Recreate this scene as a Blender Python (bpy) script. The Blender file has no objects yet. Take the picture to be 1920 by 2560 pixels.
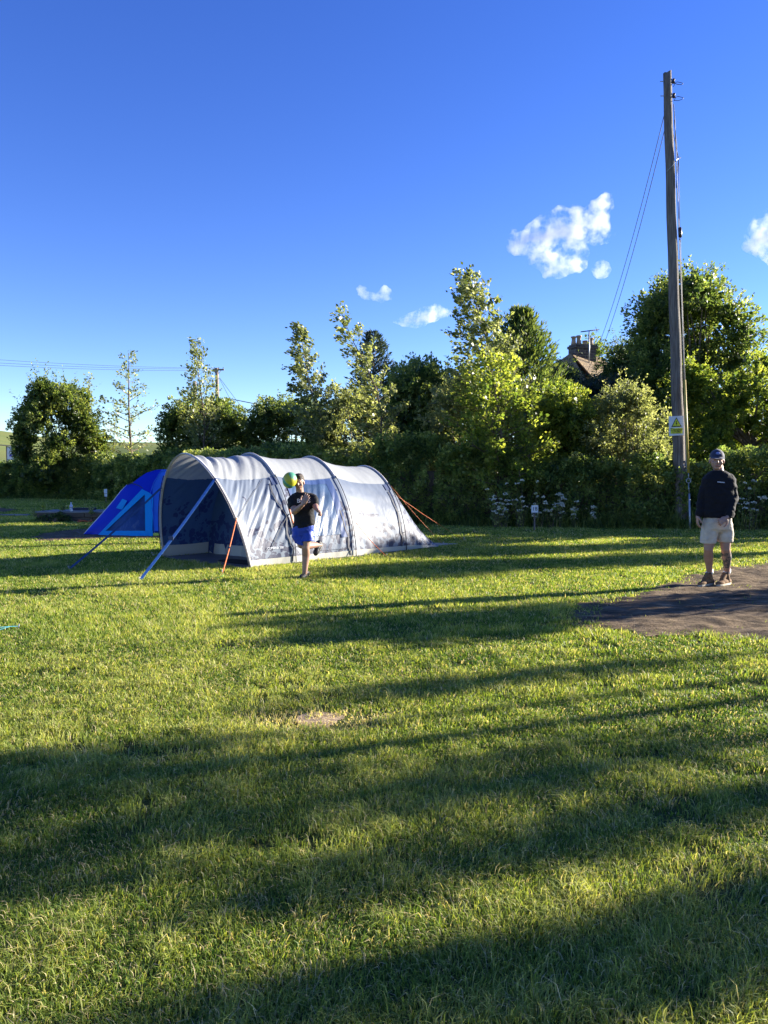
import bpy, bmesh, math, random
import numpy as np
from mathutils import Vector, Matrix, noise as mnoise
R = math.radians
scene = bpy.context.scene
col = scene.collection

# ------------------------------------------------------------------ camera
FPX = 1930.0                      # focal length in pixels of the 1920x2560 photograph
CAMZ = 1.5
PITCH = math.atan(90 / FPX)
cam_d = bpy.data.cameras.new('camera')
cam = bpy.data.objects.new('camera', cam_d)
col.objects.link(cam)
cam_d.sensor_fit = 'VERTICAL'
cam_d.sensor_height = 36
cam_d.lens = FPX / 2560 * 36
cam_d.clip_start = 0.05
cam_d.clip_end = 6000
cam.location = (0, 0, CAMZ)
cam.rotation_euler = (R(90) - PITCH, 0, 0)
scene.camera = cam

# ------------------------------------------------------------------ sky and sun
SUN_AZ, SUN_EL = R(20), R(15.5)     # azimuth from +x towards +y
SUNV = Vector((math.cos(SUN_AZ) * math.cos(SUN_EL), math.sin(SUN_AZ) * math.cos(SUN_EL), math.sin(SUN_EL)))
world = bpy.data.worlds.new('World')
scene.world = world
world.use_nodes = True
wn = world.node_tree.nodes
bg = wn['Background']
sky = wn.new('ShaderNodeTexSky')
sky.sky_type = 'NISHITA'
sky.sun_disc = False
sky.sun_elevation = SUN_EL
sky.sun_rotation = R(90) - SUN_AZ
sky.altitude = 0
sky.air_density = 0.82
sky.dust_density = 0.0
sky.ozone_density = 2.6
hs = wn.new('ShaderNodeHueSaturation')
hs.inputs['Hue'].default_value = 0.526
hs.inputs['Saturation'].default_value = 1.25
hs.inputs["Value"].default_value = 0.92
world.node_tree.links.new(sky.outputs[0], hs.inputs['Color'])
world.node_tree.links.new(hs.outputs[0], bg.inputs['Color'])
bg.inputs['Strength'].default_value = 0.087
sd = bpy.data.lights.new('sun', 'SUN')
sd.energy = 5.0
sd.angle = R(0.5)
sd.color = (1.0, 0.925, 0.79)
sun = bpy.data.objects.new('sun', sd)
sun.rotation_euler = SUNV.to_track_quat('Z', 'Y').to_euler()
sun.location = (60, 27, 40)
col.objects.link(sun)
scene.view_settings.view_transform = 'Standard'
scene.view_settings.look = 'None'
scene.view_settings.exposure = 1.92
scene.view_settings.gamma = 1
scene.cycles.use_denoising = True
scene.cycles.max_bounces = 7
scene.cycles.diffuse_bounces = 3
scene.cycles.transmission_bounces = 4
scene.cycles.transparent_max_bounces = 6
scene.cycles.volume_bounces = 2

# ------------------------------------------------------------------ helpers
_cp, _sp = math.cos(PITCH), math.sin(PITCH)
def ray(px, py):
    u = (px - 960) / FPX
    v = (1280 - py) / FPX
    return Vector((u, _cp + v * _sp, -_sp + v * _cp))
def P(px, py, Y):
    d = ray(px, py)
    return Vector((0, 0, CAMZ)) + d * (Y / d.y)
def G(px, py):
    d = ray(px, py)
    return Vector((0, 0, CAMZ)) + d * (-CAMZ / d.z)

def tag(o, label=None, cat=None, group=None, kind=None):
    if label: o['label'] = label
    if cat: o['category'] = cat
    if group: o['group'] = group
    if kind: o['kind'] = kind
    return o
def empty(name, loc, label=None, cat=None, group=None):
    o = bpy.data.objects.new(name, None)
    o.location = loc
    o.empty_display_size = 0.2
    col.objects.link(o)
    return tag(o, label, cat, group)
def worldloc(p):
    v = Vector((0, 0, 0))
    while p is not None:
        v = v + p.location
        p = p.parent
    return v
def link(name, me, parent=None, mats=None, loc=None, smooth=False):
    """mesh data in world coordinates -> object (child of parent, or at loc)"""
    o = bpy.data.objects.new(name, me)
    org = worldloc(parent) if parent is not None else (Vector(loc) if loc is not None else Vector((0, 0, 0)))
    if org.length > 0:
        me.transform(Matrix.Translation(-org))
    if parent is None:
        o.location = org
    o.parent = parent
    col.objects.link(o)
    if mats is not None:
        for m in (mats if isinstance(mats, (list, tuple)) else [mats]):
            me.materials.append(m)
    if smooth:
        me.polygons.foreach_set('use_smooth', [True] * len(me.polygons))
    return o
def npmesh(name, V, faces_flat, starts_or_k, attrs=None, smooth=False, mat_idx=None):
    """V (n,3) float, faces of constant size k, or given list of sizes"""
    me = bpy.data.meshes.new(name)
    V = np.asarray(V, dtype=np.float32)
    F = np.asarray(faces_flat, dtype=np.int32).ravel()
    me.vertices.add(len(V)); me.vertices.foreach_set('co', V.ravel())
    me.loops.add(len(F)); me.loops.foreach_set('vertex_index', F)
    if isinstance(starts_or_k, int):
        k = starts_or_k
        n = len(F) // k
        st = np.arange(n, dtype=np.int32) * k
    else:
        sz = np.asarray(starts_or_k, dtype=np.int32)
        n = len(sz)
        st = np.concatenate([[0], np.cumsum(sz)[:-1]]).astype(np.int32)
    me.polygons.add(n); me.polygons.foreach_set('loop_start', st)
    if smooth: me.polygons.foreach_set('use_smooth', np.ones(n, dtype=bool))
    if mat_idx is not None: me.polygons.foreach_set('material_index', np.asarray(mat_idx, dtype=np.int32))
    for k_, a in (attrs or {}).items():
        at = me.attributes.new(k_, 'FLOAT', 'POINT')
        at.data.foreach_set('value', np.asarray(a, dtype=np.float32))
    me.update(calc_edges=True)
    return me
class MB:
    """collects simple shapes in one bmesh"""
    def __init__(s): s.b = bmesh.new()
    def mesh(s, name='m'):
        me = bpy.data.meshes.new(name); s.b.normal_update(); s.b.to_mesh(me); s.b.free(); return me
    def build(s, name, mats, parent=None, loc=None, smooth=False):
        return link(name, s.mesh(name), parent, mats, loc, smooth)
    def _mi(s, geom, mi, M=None):
        for v in geom:
            if M is not None: v.co = M @ v.co
        if mi:
            fs = set(f for v in geom for f in v.link_faces)
            for f in fs: f.material_index = mi
    def box(s, c, size, rot=None, mi=0, bevel=0):
        r = bmesh.ops.create_cube(s.b, size=1)
        vs = r['verts']
        M = Matrix.Translation(c) @ (rot.to_4x4() if rot is not None else Matrix.Identity(4)) @ Matrix.Diagonal((*size, 1))
        s._mi(vs, mi, M)
        if bevel:
            es = list(set(e for v in vs for e in v.link_edges))
            bmesh.ops.bevel(s.b, geom=es, offset=bevel, segments=2, affect='EDGES', profile=.5)
        return s
    def ball(s, c, rad, rot=None, mi=0, seg=24):
        r = bmesh.ops.create_uvsphere(s.b, u_segments=seg, v_segments=max(6, seg // 2), radius=1)
        if not hasattr(rad, '__len__'): rad = (rad,) * 3
        M = Matrix.Translation(c) @ (rot.to_4x4() if rot is not None else Matrix.Identity(4)) @ Matrix.Diagonal((*rad, 1))
        s._mi(r['verts'], mi, M)
        return s
    def cone(s, p0, p1, r0, r1, seg=12, mi=0, caps=True):
        p0, p1 = Vector(p0), Vector(p1)
        d = p1 - p0
        r = bmesh.ops.create_cone(s.b, cap_ends=caps, segments=seg, radius1=r0, radius2=r1, depth=d.length)
        M = Matrix.Translation((p0 + p1) / 2) @ d.to_track_quat('Z', 'Y').to_matrix().to_4x4()
        s._mi(r['verts'], mi, M)
        return s
    def tube(s, pts, rads, seg=8, mi=0, cap=True):
        pts = [Vector(p) for p in pts]
        if not hasattr(rads, '__len__'): rads = [rads] * len(pts)
        rings = []
        up = Vector((0.13, 0.21, 0.97)).normalized()
        for i, p in enumerate(pts):
            t = (pts[min(i + 1, len(pts) - 1)] - pts[max(i - 1, 0)])
            if t.length < 1e-9: t = Vector((0, 0, 1))
            t.normalize()
            x = up - t * up.dot(t)
            if x.length < .05: x = Vector((1, 0, 0)) - t * t.x
            x.normalize(); up = x
            y = t.cross(x)
            rings.append([s.b.verts.new(p + (x * math.cos(a) + y * math.sin(a)) * rads[i]) for a in [2 * math.pi * k / seg for k in range(seg)]])
        for a, b in zip(rings[:-1], rings[1:]):
            for k in range(seg):
                f = s.b.faces.new((a[k], a[(k + 1) % seg], b[(k + 1) % seg], b[k])); f.material_index = mi; f.smooth = True
        if cap:
            f = s.b.faces.new(rings[0][::-1]); f.material_index = mi
            f = s.b.faces.new(rings[-1]); f.material_index = mi
        return s
    def poly(s, pts, mi=0):
        f = s.b.faces.new([s.b.verts.new(p) for p in pts]); f.material_index = mi
        return s
    def slab(s, pts, off, mi=0):
        """closed prism: polygon pts extruded by vector off"""
        off = Vector(off)
        a = [s.b.verts.new(Vector(p)) for p in pts]
        b = [s.b.verts.new(Vector(p) + off) for p in pts]
        n = len(pts)
        fs = [s.b.faces.new(a), s.b.faces.new(b[::-1])]
        for k in range(n): fs.append(s.b.faces.new((a[k], b[k], b[(k + 1) % n], a[(k + 1) % n])))
        for f in fs: f.material_index = mi
        return s
    def ribbon(s, pts, w, side, th=0.003, mi=0):
        """flat strap of width w along pts, side = width direction(s)"""
        pts = [Vector(p) for p in pts]
        if not isinstance(side, list): side = [side] * len(pts)
        for i in range(len(pts) - 1):
            a, b = pts[i], pts[i + 1]
            sa, sb = Vector(side[i]).normalized() * w / 2, Vector(side[i + 1]).normalized() * w / 2
            n = (b - a).cross(sa); n.normalize(); n *= th / 2
            vs = [s.b.verts.new(p) for p in (a - sa - n, a + sa - n, b + sb - n, b - sb - n, a - sa + n, a + sa + n, b + sb + n, b - sb + n)]
            for q in ((3, 2, 1, 0), (4, 5, 6, 7), (0, 1, 5, 4), (1, 2, 6, 5), (2, 3, 7, 6), (3, 0, 4, 7)):
                f = s.b.faces.new([vs[k] for k in q]); f.material_index = mi
        return s

def vnoise(x, y, scale, seed=0):
    """smooth value noise in numpy, range 0..1"""
    x = np.asarray(x) / scale + 1000.0 + seed * 17.3; y = np.asarray(y) / scale + 1000.0 + seed * 7.7
    xi = np.floor(x).astype(np.int64); yi = np.floor(y).astype(np.int64)
    fx = x - xi; fy = y - yi
    fx = fx * fx * (3 - 2 * fx); fy = fy * fy * (3 - 2 * fy)
    def h(a, b):
        n = (a * 374761393 + b * 668265263 + seed * 974711) & 0xFFFFFFFF
        n = ((n ^ (n >> 13)) * 1274126177) & 0xFFFFFFFF
        n = n ^ (n >> 16)
        return (n & 0xFFFF) / 65535.0
    return (h(xi, yi) * (1 - fx) + h(xi + 1, yi) * fx) * (1 - fy) + (h(xi, yi + 1) * (1 - fx) + h(xi + 1, yi + 1) * fx) * fy

# ------------------------------------------------------------------ materials
def new_mat(name):
    m = bpy.data.materials.new(name); m.use_nodes = True
    nt = m.node_tree
    return m, nt, nt.nodes['Principled BSDF']
def ramp(nt, fac, stops, interp='LINEAR'):
    r = nt.nodes.new('ShaderNodeValToRGB')
    r.color_ramp.interpolation = interp
    e = r.color_ramp.elements
    while len(e) > 1: e.remove(e[0])
    e[0].position = stops[0][0]; e[0].color = (*stops[0][1], 1)
    for p, c in stops[1:]:
        k = e.new(p); k.color = (*c, 1)
    nt.links.new(fac, r.inputs[0])
    return r.outputs[0]
def noise_node(nt, scale, detail=3, rough=.55, coord='Object', vec=None, sx=None):
    n = nt.nodes.new('ShaderNodeTexNoise')
    n.inputs['Scale'].default_value = scale; n.inputs['Detail'].default_value = detail; n.inputs['Roughness'].default_value = rough
    tc = nt.nodes.new('ShaderNodeTexCoord')
    src = vec or tc.outputs[coord]
    if sx:
        mp = nt.nodes.new('ShaderNodeMapping'); mp.inputs['Scale'].default_value = sx
        nt.links.new(src, mp.inputs['Vector']); src = mp.outputs[0]
    nt.links.new(src, n.inputs['Vector'])
    return n.outputs['Fac']
def bump(nt, bsdf, h, dist=.01, strength=.6):
    b = nt.nodes.new('ShaderNodeBump'); b.inputs['Distance'].default_value = dist; b.inputs['Strength'].default_value = strength
    nt.links.new(h, b.inputs['Height']); nt.links.new(b.outputs[0], bsdf.inputs['Normal'])
    return b
def mat(name, c, rough=.6, var=.15, scale=8, spec=.4, bdist=0, bscale=30, metal=0, sheen=0, sx=None):
    m, nt, b = new_mat(name)
    b.inputs['Roughness'].default_value = rough
    b.inputs['Specular IOR Level'].default_value = spec
    b.inputs['Metallic'].default_value = metal
    if sheen: b.inputs['Sheen Weight'].default_value = sheen
    lo = tuple(max(0, x * (1 - var)) for x in c); hi = tuple(min(1, x * (1 + var)) for x in c)
    nt.links.new(ramp(nt, noise_node(nt, scale, sx=sx), [(.3, lo), (.7, hi)]), b.inputs['Base Color'])
    if bdist: bump(nt, b, noise_node(nt, bscale, sx=sx), bdist)
    return m
def leaf_mat(name, stops, trans=.4, rough=.45, spec=.35, tmul=(1.15, 1.25, .5)):
    """two-sided foliage: colour picked per leaf by the point attribute tint"""
    m, nt, b = new_mat(name)
    at = nt.nodes.new('ShaderNodeAttribute'); at.attribute_name = 'tint'
    c = ramp(nt, at.outputs['Fac'], stops)
    nt.links.new(c, b.inputs['Base Color'])
    b.inputs['Roughness'].default_value = rough; b.inputs['Specular IOR Level'].default_value = spec
    tr = nt.nodes.new('ShaderNodeBsdfTranslucent')
    mx = nt.nodes.new('ShaderNodeMix'); mx.data_type = 'RGBA'; mx.blend_type = 'MULTIPLY'; mx.inputs[0].default_value = 1
    nt.links.new(c, mx.inputs[6]); mx.inputs[7].default_value = (*[min(x * 1.6, 3) for x in tmul], 1)
    nt.links.new(mx.outputs[2], tr.inputs['Color'])
    ms = nt.nodes.new('ShaderNodeMixShader'); ms.inputs[0].default_value = trans
    nt.links.new(b.outputs[0], ms.inputs[1]); nt.links.new(tr.outputs[0], ms.inputs[2])
    nt.links.new(ms.outputs[0], nt.nodes['Material Output'].inputs['Surface'])
    return m
def scol(*v): return tuple((x / 255) ** 2.2 for x in v)
# ================================================================== GROUND
m_ground, nt, b = new_mat('turf_soil')
n1 = noise_node(nt, .35, 4)
n2 = noise_node(nt, 9, 5, .7)
mx = nt.nodes.new('ShaderNodeMix'); mx.data_type = 'RGBA'; mx.inputs[0].default_value = .5
c1 = ramp(nt, n1, [(.3, (.07, .09, .025)), (.55, (.11, .125, .04)), (.75, (.15, .15, .055))])
c2 = ramp(nt, n2, [(.3, (.035, .045, .015)), (.6, (.12, .125, .045)), (.8, (.24, .21, .10))])
nt.links.new(c1, mx.inputs[6]); nt.links.new(c2, mx.inputs[7]); nt.links.new(mx.outputs[2], b.inputs['Base Color'])
b.inputs['Roughness'].default_value = .95; b.inputs['Specular IOR Level'].default_value = .0
bump(nt, b, noise_node(nt, 30, 5, .8), .03, .8)
mb = MB()
bmesh.ops.create_grid(mb.b, x_segments=60, y_segments=60, size=1500)
for v in mb.b.verts: v.co.y += 1000
tag(mb.build('ground', m_ground), kind='structure')

# far hills on the left, fields with a wood and a dry stone wall on the crest
m_hill, nt, b = new_mat('pasture')
nt.links.new(ramp(nt, noise_node(nt, .012, 4, .6), [(.3, (.10, .135, .035)), (.5, (.16, .19, .055)), (.7, (.20, .20, .06))]), b.inputs['Base Color'])
b.inputs['Roughness'].default_value = .95; b.inputs['Specular IOR Level'].default_value = .1
def hill_z(px, k):
    # crest heights seen above the hedge, k runs 0 (foot) to 1 (crest)
    crest = 1098 + 8 * math.sin(px / 260.0) - 22 * max(0, 1 - px / 190.0) + (px - 600) * .03 * (px > 600)
    return crest
V = []; nx, ny = 90, 14
for j in range(ny):
    for i in range(nx):
        px = -700 + i * 30
        k = j / (ny - 1)
        Y = 150 + 420 * k
        top = P(px, hill_z(px, 1), 570).z
        z = top * (k ** 1.15) + 3 * math.sin(px * .013 + k * 5) * k * (1 - k) - 0.3 * (1 - k)
        V.append(((px - 960) / FPX * Y, Y, z))
for i in range(nx):                                        # back slope
    px = -700 + i * 30
    V.append(((px - 960) / FPX * 900, 900, -2))
F = []
for j in range(ny):
    for i in range(nx - 1):
        a = j * nx + i
        F.append((a, a + 1, a + nx + 1, a + nx))
tag(link('hills', npmesh('hills', V, F, 4, smooth=True), None, m_hill), kind='structure')

# bare dirt pitch on the right
def blob_sheet(name, outline, z0, m, relief=.0, seed=1, fine=.09, kind='structure'):
    """irregular sheet filling an outline on the ground, gently uneven"""
    pts = [Vector((p.x, p.y)) for p in outline]
    xs = [p.x for p in pts]; ys = [p.y for p in pts]
    nx = int((max(xs) - min(xs)) / fine) + 2; ny = int((max(ys) - min(ys)) / fine) + 2
    X, Y = np.meshgrid(np.linspace(min(xs), max(xs), nx), np.linspace(min(ys), max(ys), ny))
    d = sdist(X, Y, pts) + ((vnoise(X, Y, .5, seed) - .5) * .40 + (vnoise(X, Y, .16, seed + 3) - .5) * .22) * (.25 if name == 'bare_patch' else 1)
    Z = z0 + relief * (vnoise(X, Y, .35, seed + 5) + .5 * vnoise(X, Y, .12, seed + 6) + .3 * vnoise(X, Y, .06, seed + 8) - .5) * np.clip(d / .25, 0, 1)
    Z = np.maximum(Z, z0)
    flat = np.exp(-(((X - 4.48) / .42) ** 2 + ((Y - 10.45) / .35) ** 2))
    Z = Z * (1 - np.clip(flat * 1.4, 0, 1)) + .004 * np.clip(flat * 1.4, 0, 1)
    V = np.stack([X.ravel(), Y.ravel(), Z.ravel()], 1)
    ok = (d > 0)
    F = []
    for j in range(ny - 1):
        for i in range(nx - 1):
            if ok[j, i] and ok[j, i + 1] and ok[j + 1, i] and ok[j + 1, i + 1]:
                a = j * nx + i; F.append((a, a + 1, a + nx + 1, a + nx))
    return tag(link(name, npmesh(name, V, F, 4, smooth=True), None, m), kind=kind)
def sdist(X, Y, pts):
    """signed distance to polygon, positive inside (numpy)"""
    n = len(pts); D = np.full(X.shape, 1e9); inside = np.zeros(X.shape, bool)
    for i in range(n):
        a, c = pts[i], pts[(i + 1) % n]
        ex, ey = c.x - a.x, c.y - a.y
        wx, wy = X - a.x, Y - a.y
        t = np.clip((wx * ex + wy * ey) / (ex * ex + ey * ey + 1e-12), 0, 1)
        D = np.minimum(D, np.hypot(wx - ex * t, wy - ey * t))
        cond = ((a.y > Y) != (c.y > Y)) & (X < (c.x - a.x) * (Y - a.y) / ((c.y - a.y) + 1e-12) + a.x)
        inside ^= cond
    return np.where(inside, D, -D)
DIRT = [G(*p) for p in ((1360, 1546), (1420, 1526), (1490, 1504), (1585, 1480), (1680, 1452), (1760, 1432), (1860, 1414), (1990, 1402), (2150, 1400), (2400, 1440), (2380, 1560), (2200, 1608), (1990, 1600), (1840, 1594), (1720, 1588), (1600, 1584), (1490, 1572))]
DIRT_L = [G(*p) for p in ((70, 1352), (85, 1338), (150, 1328), (215, 1322), (320, 1326), (400, 1334), (400, 1345), (260, 1346), (190, 1350), (120, 1356))]
DIRT_F = [G(*p) for p in ((-120, 1276), (-60, 1271), (20, 1270), (48, 1274), (30, 1280), (-60, 1283))]
STRAW = [G(*p) for p in ((715, 1806), (740, 1788), (800, 1780), (860, 1786), (868, 1800), (820, 1820), (760, 1826))]
m_dirt, nt, b = new_mat('dry_dirt')
nt.links.new(ramp(nt, noise_node(nt, 5, 6, .65, sx=(.6, 1.6, 1)), [(.30, (.045, .032, .018)), (.47, (.13, .092, .055)), (.62, (.24, .175, .105)), (.75, (.38, .29, .18))]), b.inputs['Base Color'])
b.inputs['Roughness'].default_value = .95; b.inputs['Specular IOR Level'].default_value = .1
bump(nt, b, noise_node(nt, 14, 6, .75), .05, 1)
blob_sheet('dirt_patch', DIRT, .006, m_dirt, .05, 3, .05)
blob_sheet('dirt_patch', DIRT_L, .006, m_dirt, .02, 5, .12)
blob_sheet('dirt_patch', DIRT_F, .006, m_dirt, .02, 6, .2)

m_thatch, nt, b = new_mat('dead_grass_thatch')
nt.links.new(ramp(nt, noise_node(nt, 40, 5, .7, sx=(.5, 1, 1)), [(.3, (.20, .13, .07)), (.55, (.45, .32, .18)), (.75, (.58, .44, .27))]), b.inputs['Base Color']); b.inputs['Roughness'].default_value = .95
bump(nt, b, noise_node(nt, 60, 4, .7, sx=(.5, 1, 1)), .02, 1)
blob_sheet('bare_patch', STRAW, .005, m_thatch, .01, 11, .02)

# ================================================================== GRASS
rng = np.random.default_rng(7)
STRAWc = G(793, 1803); LUSHc = G(1200, 1658); DARKc = G(1550, 1638)
TENT_A = Vector((.676, .736, 0)); TENT_A.normalize(); TENT_B = Vector((-TENT_A.y, TENT_A.x, 0))
TENT_O = Vector((-2.17, 12.48, 0))
def grass_points(dmin, dmax, dens, marg=1.0):
    """random points in the visible wedge, dens(d) per m2"""
    out = []
    d = dmin
    while d < dmax:
        st = max(.25, d * .06); d2 = min(d + st, dmax)
        hw = d2 * .53 + marg
        n = int(dens((d + d2) / 2) * 2 * hw * (d2 - d))
        out.append(np.stack([rng.uniform(-hw, hw, n), rng.uniform(d, d2, n)], 1)); d = d2
    return np.concatenate(out)
def blades(pts, w, h, two):
    n = len(pts); x, y = pts[:, 0], pts[:, 1]
    # what grows where
    big = vnoise(x, y, 1.4, 1); mid = vnoise(x, y, .45, 2); sm = vnoise(x, y, .14, 3)
    keep = np.ones(n, bool)
    for poly, soft in ((DIRT, .50), (DIRT_L, .15), (DIRT_F, .3)):
        pp = [Vector((p.x, p.y)) for p in poly]
        sdd = sdist(x, y, pp) + (vnoise(x, y, .5, 3 if poly is DIRT else 5) - .5) * .40 + (vnoise(x, y, .16, 6 if poly is DIRT else 8) - .5) * .22
        keep &= (sdd < rng.uniform(-.15, soft, n) * rng.uniform(0, 1, n)) | ((rng.uniform(0, 1, n) < .03) & (vnoise(x, y, .25, 31) > .55))
    r = np.hypot((x - STRAWc.x) / .42, (y - STRAWc.y) / .20) + (sm - .5) * .8
    straw = np.clip(1.35 - r, 0, 1)
    keep &= rng.uniform(0, 1, n) > straw * .80
    worn = np.clip((vnoise(x, y, .33, 21) * .6 + vnoise(x, y, .11, 22) * .4 - .66) * 6, 0, .8)
    keep &= rng.uniform(0, 1, n) > worn
    # under the tents nothing shows
    rx = x - TENT_O.x; ry = y - TENT_O.y
    s_ = rx * TENT_A.x + ry * TENT_A.y; u_ = rx * TENT_B.x + ry * TENT_B.y
    keep &= ~((s_ > -.08) & (s_ < 5.1) & (u_ > .06) & (u_ < 2.48))
    x, y, w, h, big, mid, sm, straw = (a[keep] for a in (x, y, w, h, big, mid, sm, straw)); n = len(x)
    lush = np.exp(-(((x - LUSHc.x) / .55) ** 2 + ((y - LUSHc.y) / .30) ** 2))
    tuft = np.exp(-(((x - DARKc.x) / .20) ** 2 + ((y - DARKc.y) / .09) ** 2))
    hh = h * (.45 + .45 * mid + .75 * sm * sm + .30 * big) * rng.uniform(.45, 1.3, n) * np.where(rng.uniform(0, 1, n) < .03, 1.7, 1) * (1 + .5 * lush + .8 * tuft) * (1 - .45 * straw)
    ang = rng.uniform(0, 2 * np.pi, n)
    flow = vnoise(x, y, .3, 9) * 4 * np.pi
    lean = rng.uniform(.25, 1.6, n) + .25 * (1 - mid)
    lx = (np.cos(ang) * .85 + np.cos(flow) * .30) * lean; ly = (np.sin(ang) * .85 + np.sin(flow) * .30) * lean
    # blades turned so that width faces across their lean
    fa = ang + rng.uniform(-1.1, 1.1, n)
    broad = rng.uniform(0, 1, n) < .05 + .12 * (vnoise(x, y, .22, 41) > .72)
    w = np.where(broad, w * 2.1, w); hh = np.where(broad, hh * .62, hh)
    wx = -np.sin(fa) * w / 2; wy = np.cos(fa) * w / 2
    tint = .38 + .30 * (big - .5) + .34 * (mid - .5) + .34 * (sm - .5) + rng.normal(0, .17, n)
    dry = rng.uniform(0, 1, n) < (.09 + .10 * np.clip(1 - mid * 1.6, 0, 1) + .7 * straw)
    tint = np.where(dry, rng.uniform(.82, 1.0, n), np.clip(tint - .25 * lush - .25 * tuft, 0, .80))
    z0 = -.004
    b0 = np.stack([x - wx, y - wy, np.full(n, z0)], 1); b1 = np.stack([x + wx, y + wy, np.full(n, z0)], 1)
    if two:
        mx_, my_ = x + lx * hh * .30, y + ly * hh * .30; mz = hh * .62
        m0 = np.stack([mx_ - wx * .8, my_ - wy * .8, mz], 1); m1 = np.stack([mx_ + wx * .8, my_ + wy * .8, mz], 1)
        tp = np.stack([x + lx * hh * .95, y + ly * hh * .95, hh * np.clip(1.05 - .28 * lean, .45, 1)], 1)
        V = np.stack([b0, b1, m1, m0, tp], 1).reshape(-1, 3)
        base = np.arange(n) * 5
        F = np.stack([base, base + 1, base + 2, base + 3, base + 3, base + 2, base + 4], 1).ravel()
        sz = np.tile([4, 3], n); k = 5
        tt = np.tile([0, 0, .6, .6, 1.0], n)
    else:
        tp = np.stack([x + lx * hh * .7, y + ly * hh * .7, hh * .9], 1)
        V = np.stack([b0, b1, tp], 1).reshape(-1, 3)
        base = np.arange(n) * 3
        F = np.stack([base, base + 1, base + 2], 1).ravel(); sz = np.full(n, 3); k = 3
        tt = np.tile([0, 0, 1.0], n)
    return V, F, sz, np.repeat(tint, k), tt
parts = []
p = grass_points(1.75, 7.0, lambda d: (2.1 - .15 * max(0, d - 3)) / (max(.0029, .00105 * d) * .042 * .75), .45)
dd = p[:, 1]; parts.append(blades(p, np.maximum(.0029, .00105 * dd) * rng.uniform(.6, 1.5, len(dd)), np.full(len(dd), .035), True))
p = grass_points(7.0, 31, lambda d: (1.15 if d < 16 else .75) / (.0014 * d * .042 * .6), .8)
dd = p[:, 1]; parts.append(blades(p, .0014 * dd * rng.uniform(.7, 1.4, len(dd)), np.full(len(dd), .038), False))
p = grass_points(31, 54, lambda d: .5 / (.0013 * d * .042 * .6), .8)
p = p[p[:, 0] < -(p[:, 1] - 24.5) * .725]
dd = p[:, 1]; parts.append(blades(p, .0014 * dd * rng.uniform(.7, 1.4, len(dd)), np.full(len(dd), .042), False))
def grass_object(name, parts, m, label):
    V = []; F = []; S = []; T = []; TT = []; o = 0
    for v, f, s_, t, tt in parts:
        V.append(v); F.append(f + o); S.append(s_); T.append(t); TT.append(tt); o += len(v)
    me = npmesh(name, np.concatenate(V), np.concatenate(F), np.concatenate(S), {'tint': np.concatenate(T), 'along': np.concatenate(TT)})
    return tag(link(name, me, None, m), label, 'grass', kind='stuff')
m_grass = leaf_mat('grass_blade', [(0, (.055, .125, .018)), (.3, (.155, .225, .036)), (.55, (.275, .325, .066)), (.8, (.43, .43, .14)), (.86, (.49, .41, .21)), (1, (.62, .52, .32))], trans=.42, rough=.5, spec=.2, tmul=(1.1, 1.05, .45))
grass_object('grass', parts, m_grass, 'mown green and yellowish lawn grass covering the campsite field')
# ================================================================== TREES
m_bark = mat('bark', (.13, .10, .075), .9, .45, 9, .15, .02, 25, sx=(1, 1, .3))
m_bark_pale = mat('pale_bark', (.26, .23, .18), .8, .4, 9, .2, .01, 25, sx=(1, 1, .3))
_t = (1.25, 1.15, .62)
L_dark = leaf_mat('leaf_dark', [(0, (.020, .042, .016)), (.5, (.055, .090, .030)), (1, (.12, .155, .045))], .45, .42, .45, _t)
L_lime = leaf_mat('leaf_lime', [(0, (.065, .110, .022)), (.5, (.145, .195, .035)), (1, (.27, .30, .06))], .58, .45, .35, _t)
L_mid = leaf_mat('leaf_mid', [(0, (.038, .070, .022)), (.5, (.100, .145, .040)), (1, (.22, .25, .075))], .60, .42, .5, _t)
L_olive = leaf_mat('leaf_olive', [(0, (.085, .105, .045)), (.5, (.165, .195, .085)), (1, (.29, .315, .16))], .55, .5, .35, _t)
L_poplar = leaf_mat('leaf_poplar', [(0, (.065, .095, .035)), (.6, (.16, .19, .075)), (.85, (.25, .285, .14)), (1, (.38, .41, .27))], .54, .38, .5, _t)
L_conif = leaf_mat('leaf_conifer', [(0, (.020, .042, .018)), (.5, (.055, .095, .030)), (1, (.16, .20, .05))], .42, .55, .25, _t)
L_spruce = leaf_mat('leaf_spruce', [(0, (.018, .032, .026)), (.6, (.040, .065, .048)), (1, (.09, .125, .08))], .2, .6, .25, _t)
L_hedge = leaf_mat('leaf_hedge', [(0, (.050, .090, .030)), (.5, (.15, .205, .060)), (.9, (.27, .31, .10)), (1, (.42, .44, .20))], .52, .45, .4, _t)
m_flower = mat('cream_flower', (.55, .55, .44), .7, .1, 50)

def unit(a): return a / np.maximum(np.linalg.norm(a, axis=-1, keepdims=True), 1e-9)
def leaves_arrays(C, D, size, aspect, rg, tint, curl=.25, droop=0.0):
    """C centres, D leaf axis (n,3), kite-shaped quad leaves"""
    n = len(C)
    D = unit(D + rg.normal(0, .35, (n, 3)) + np.array([0, 0, -droop]))
    Nn = unit(rg.normal(0, 1, (n, 3)))
    W = unit(np.cross(D, Nn)); N2 = np.cross(W, D)
    L = (size * rg.uniform(.35, 1.4, n))[:, None]
    w = L * aspect
    a = C; t = C + D * L + N2 * L * rg.uniform(-curl, curl, (n, 1))
    m = C + D * L * .45
    V = np.stack([a, m + W * w / 2, t, m - W * w / 2], 1).reshape(-1, 3)
    return V, np.repeat(tint, 4)
def leaf_object(name, V, T, m, parent, label=None):
    n = len(V) // 4
    o = link(name, npmesh(name, V, np.arange(n * 4), 4, {'tint': T}), parent, m)
    if label: o['label'] = label
    return o
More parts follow.
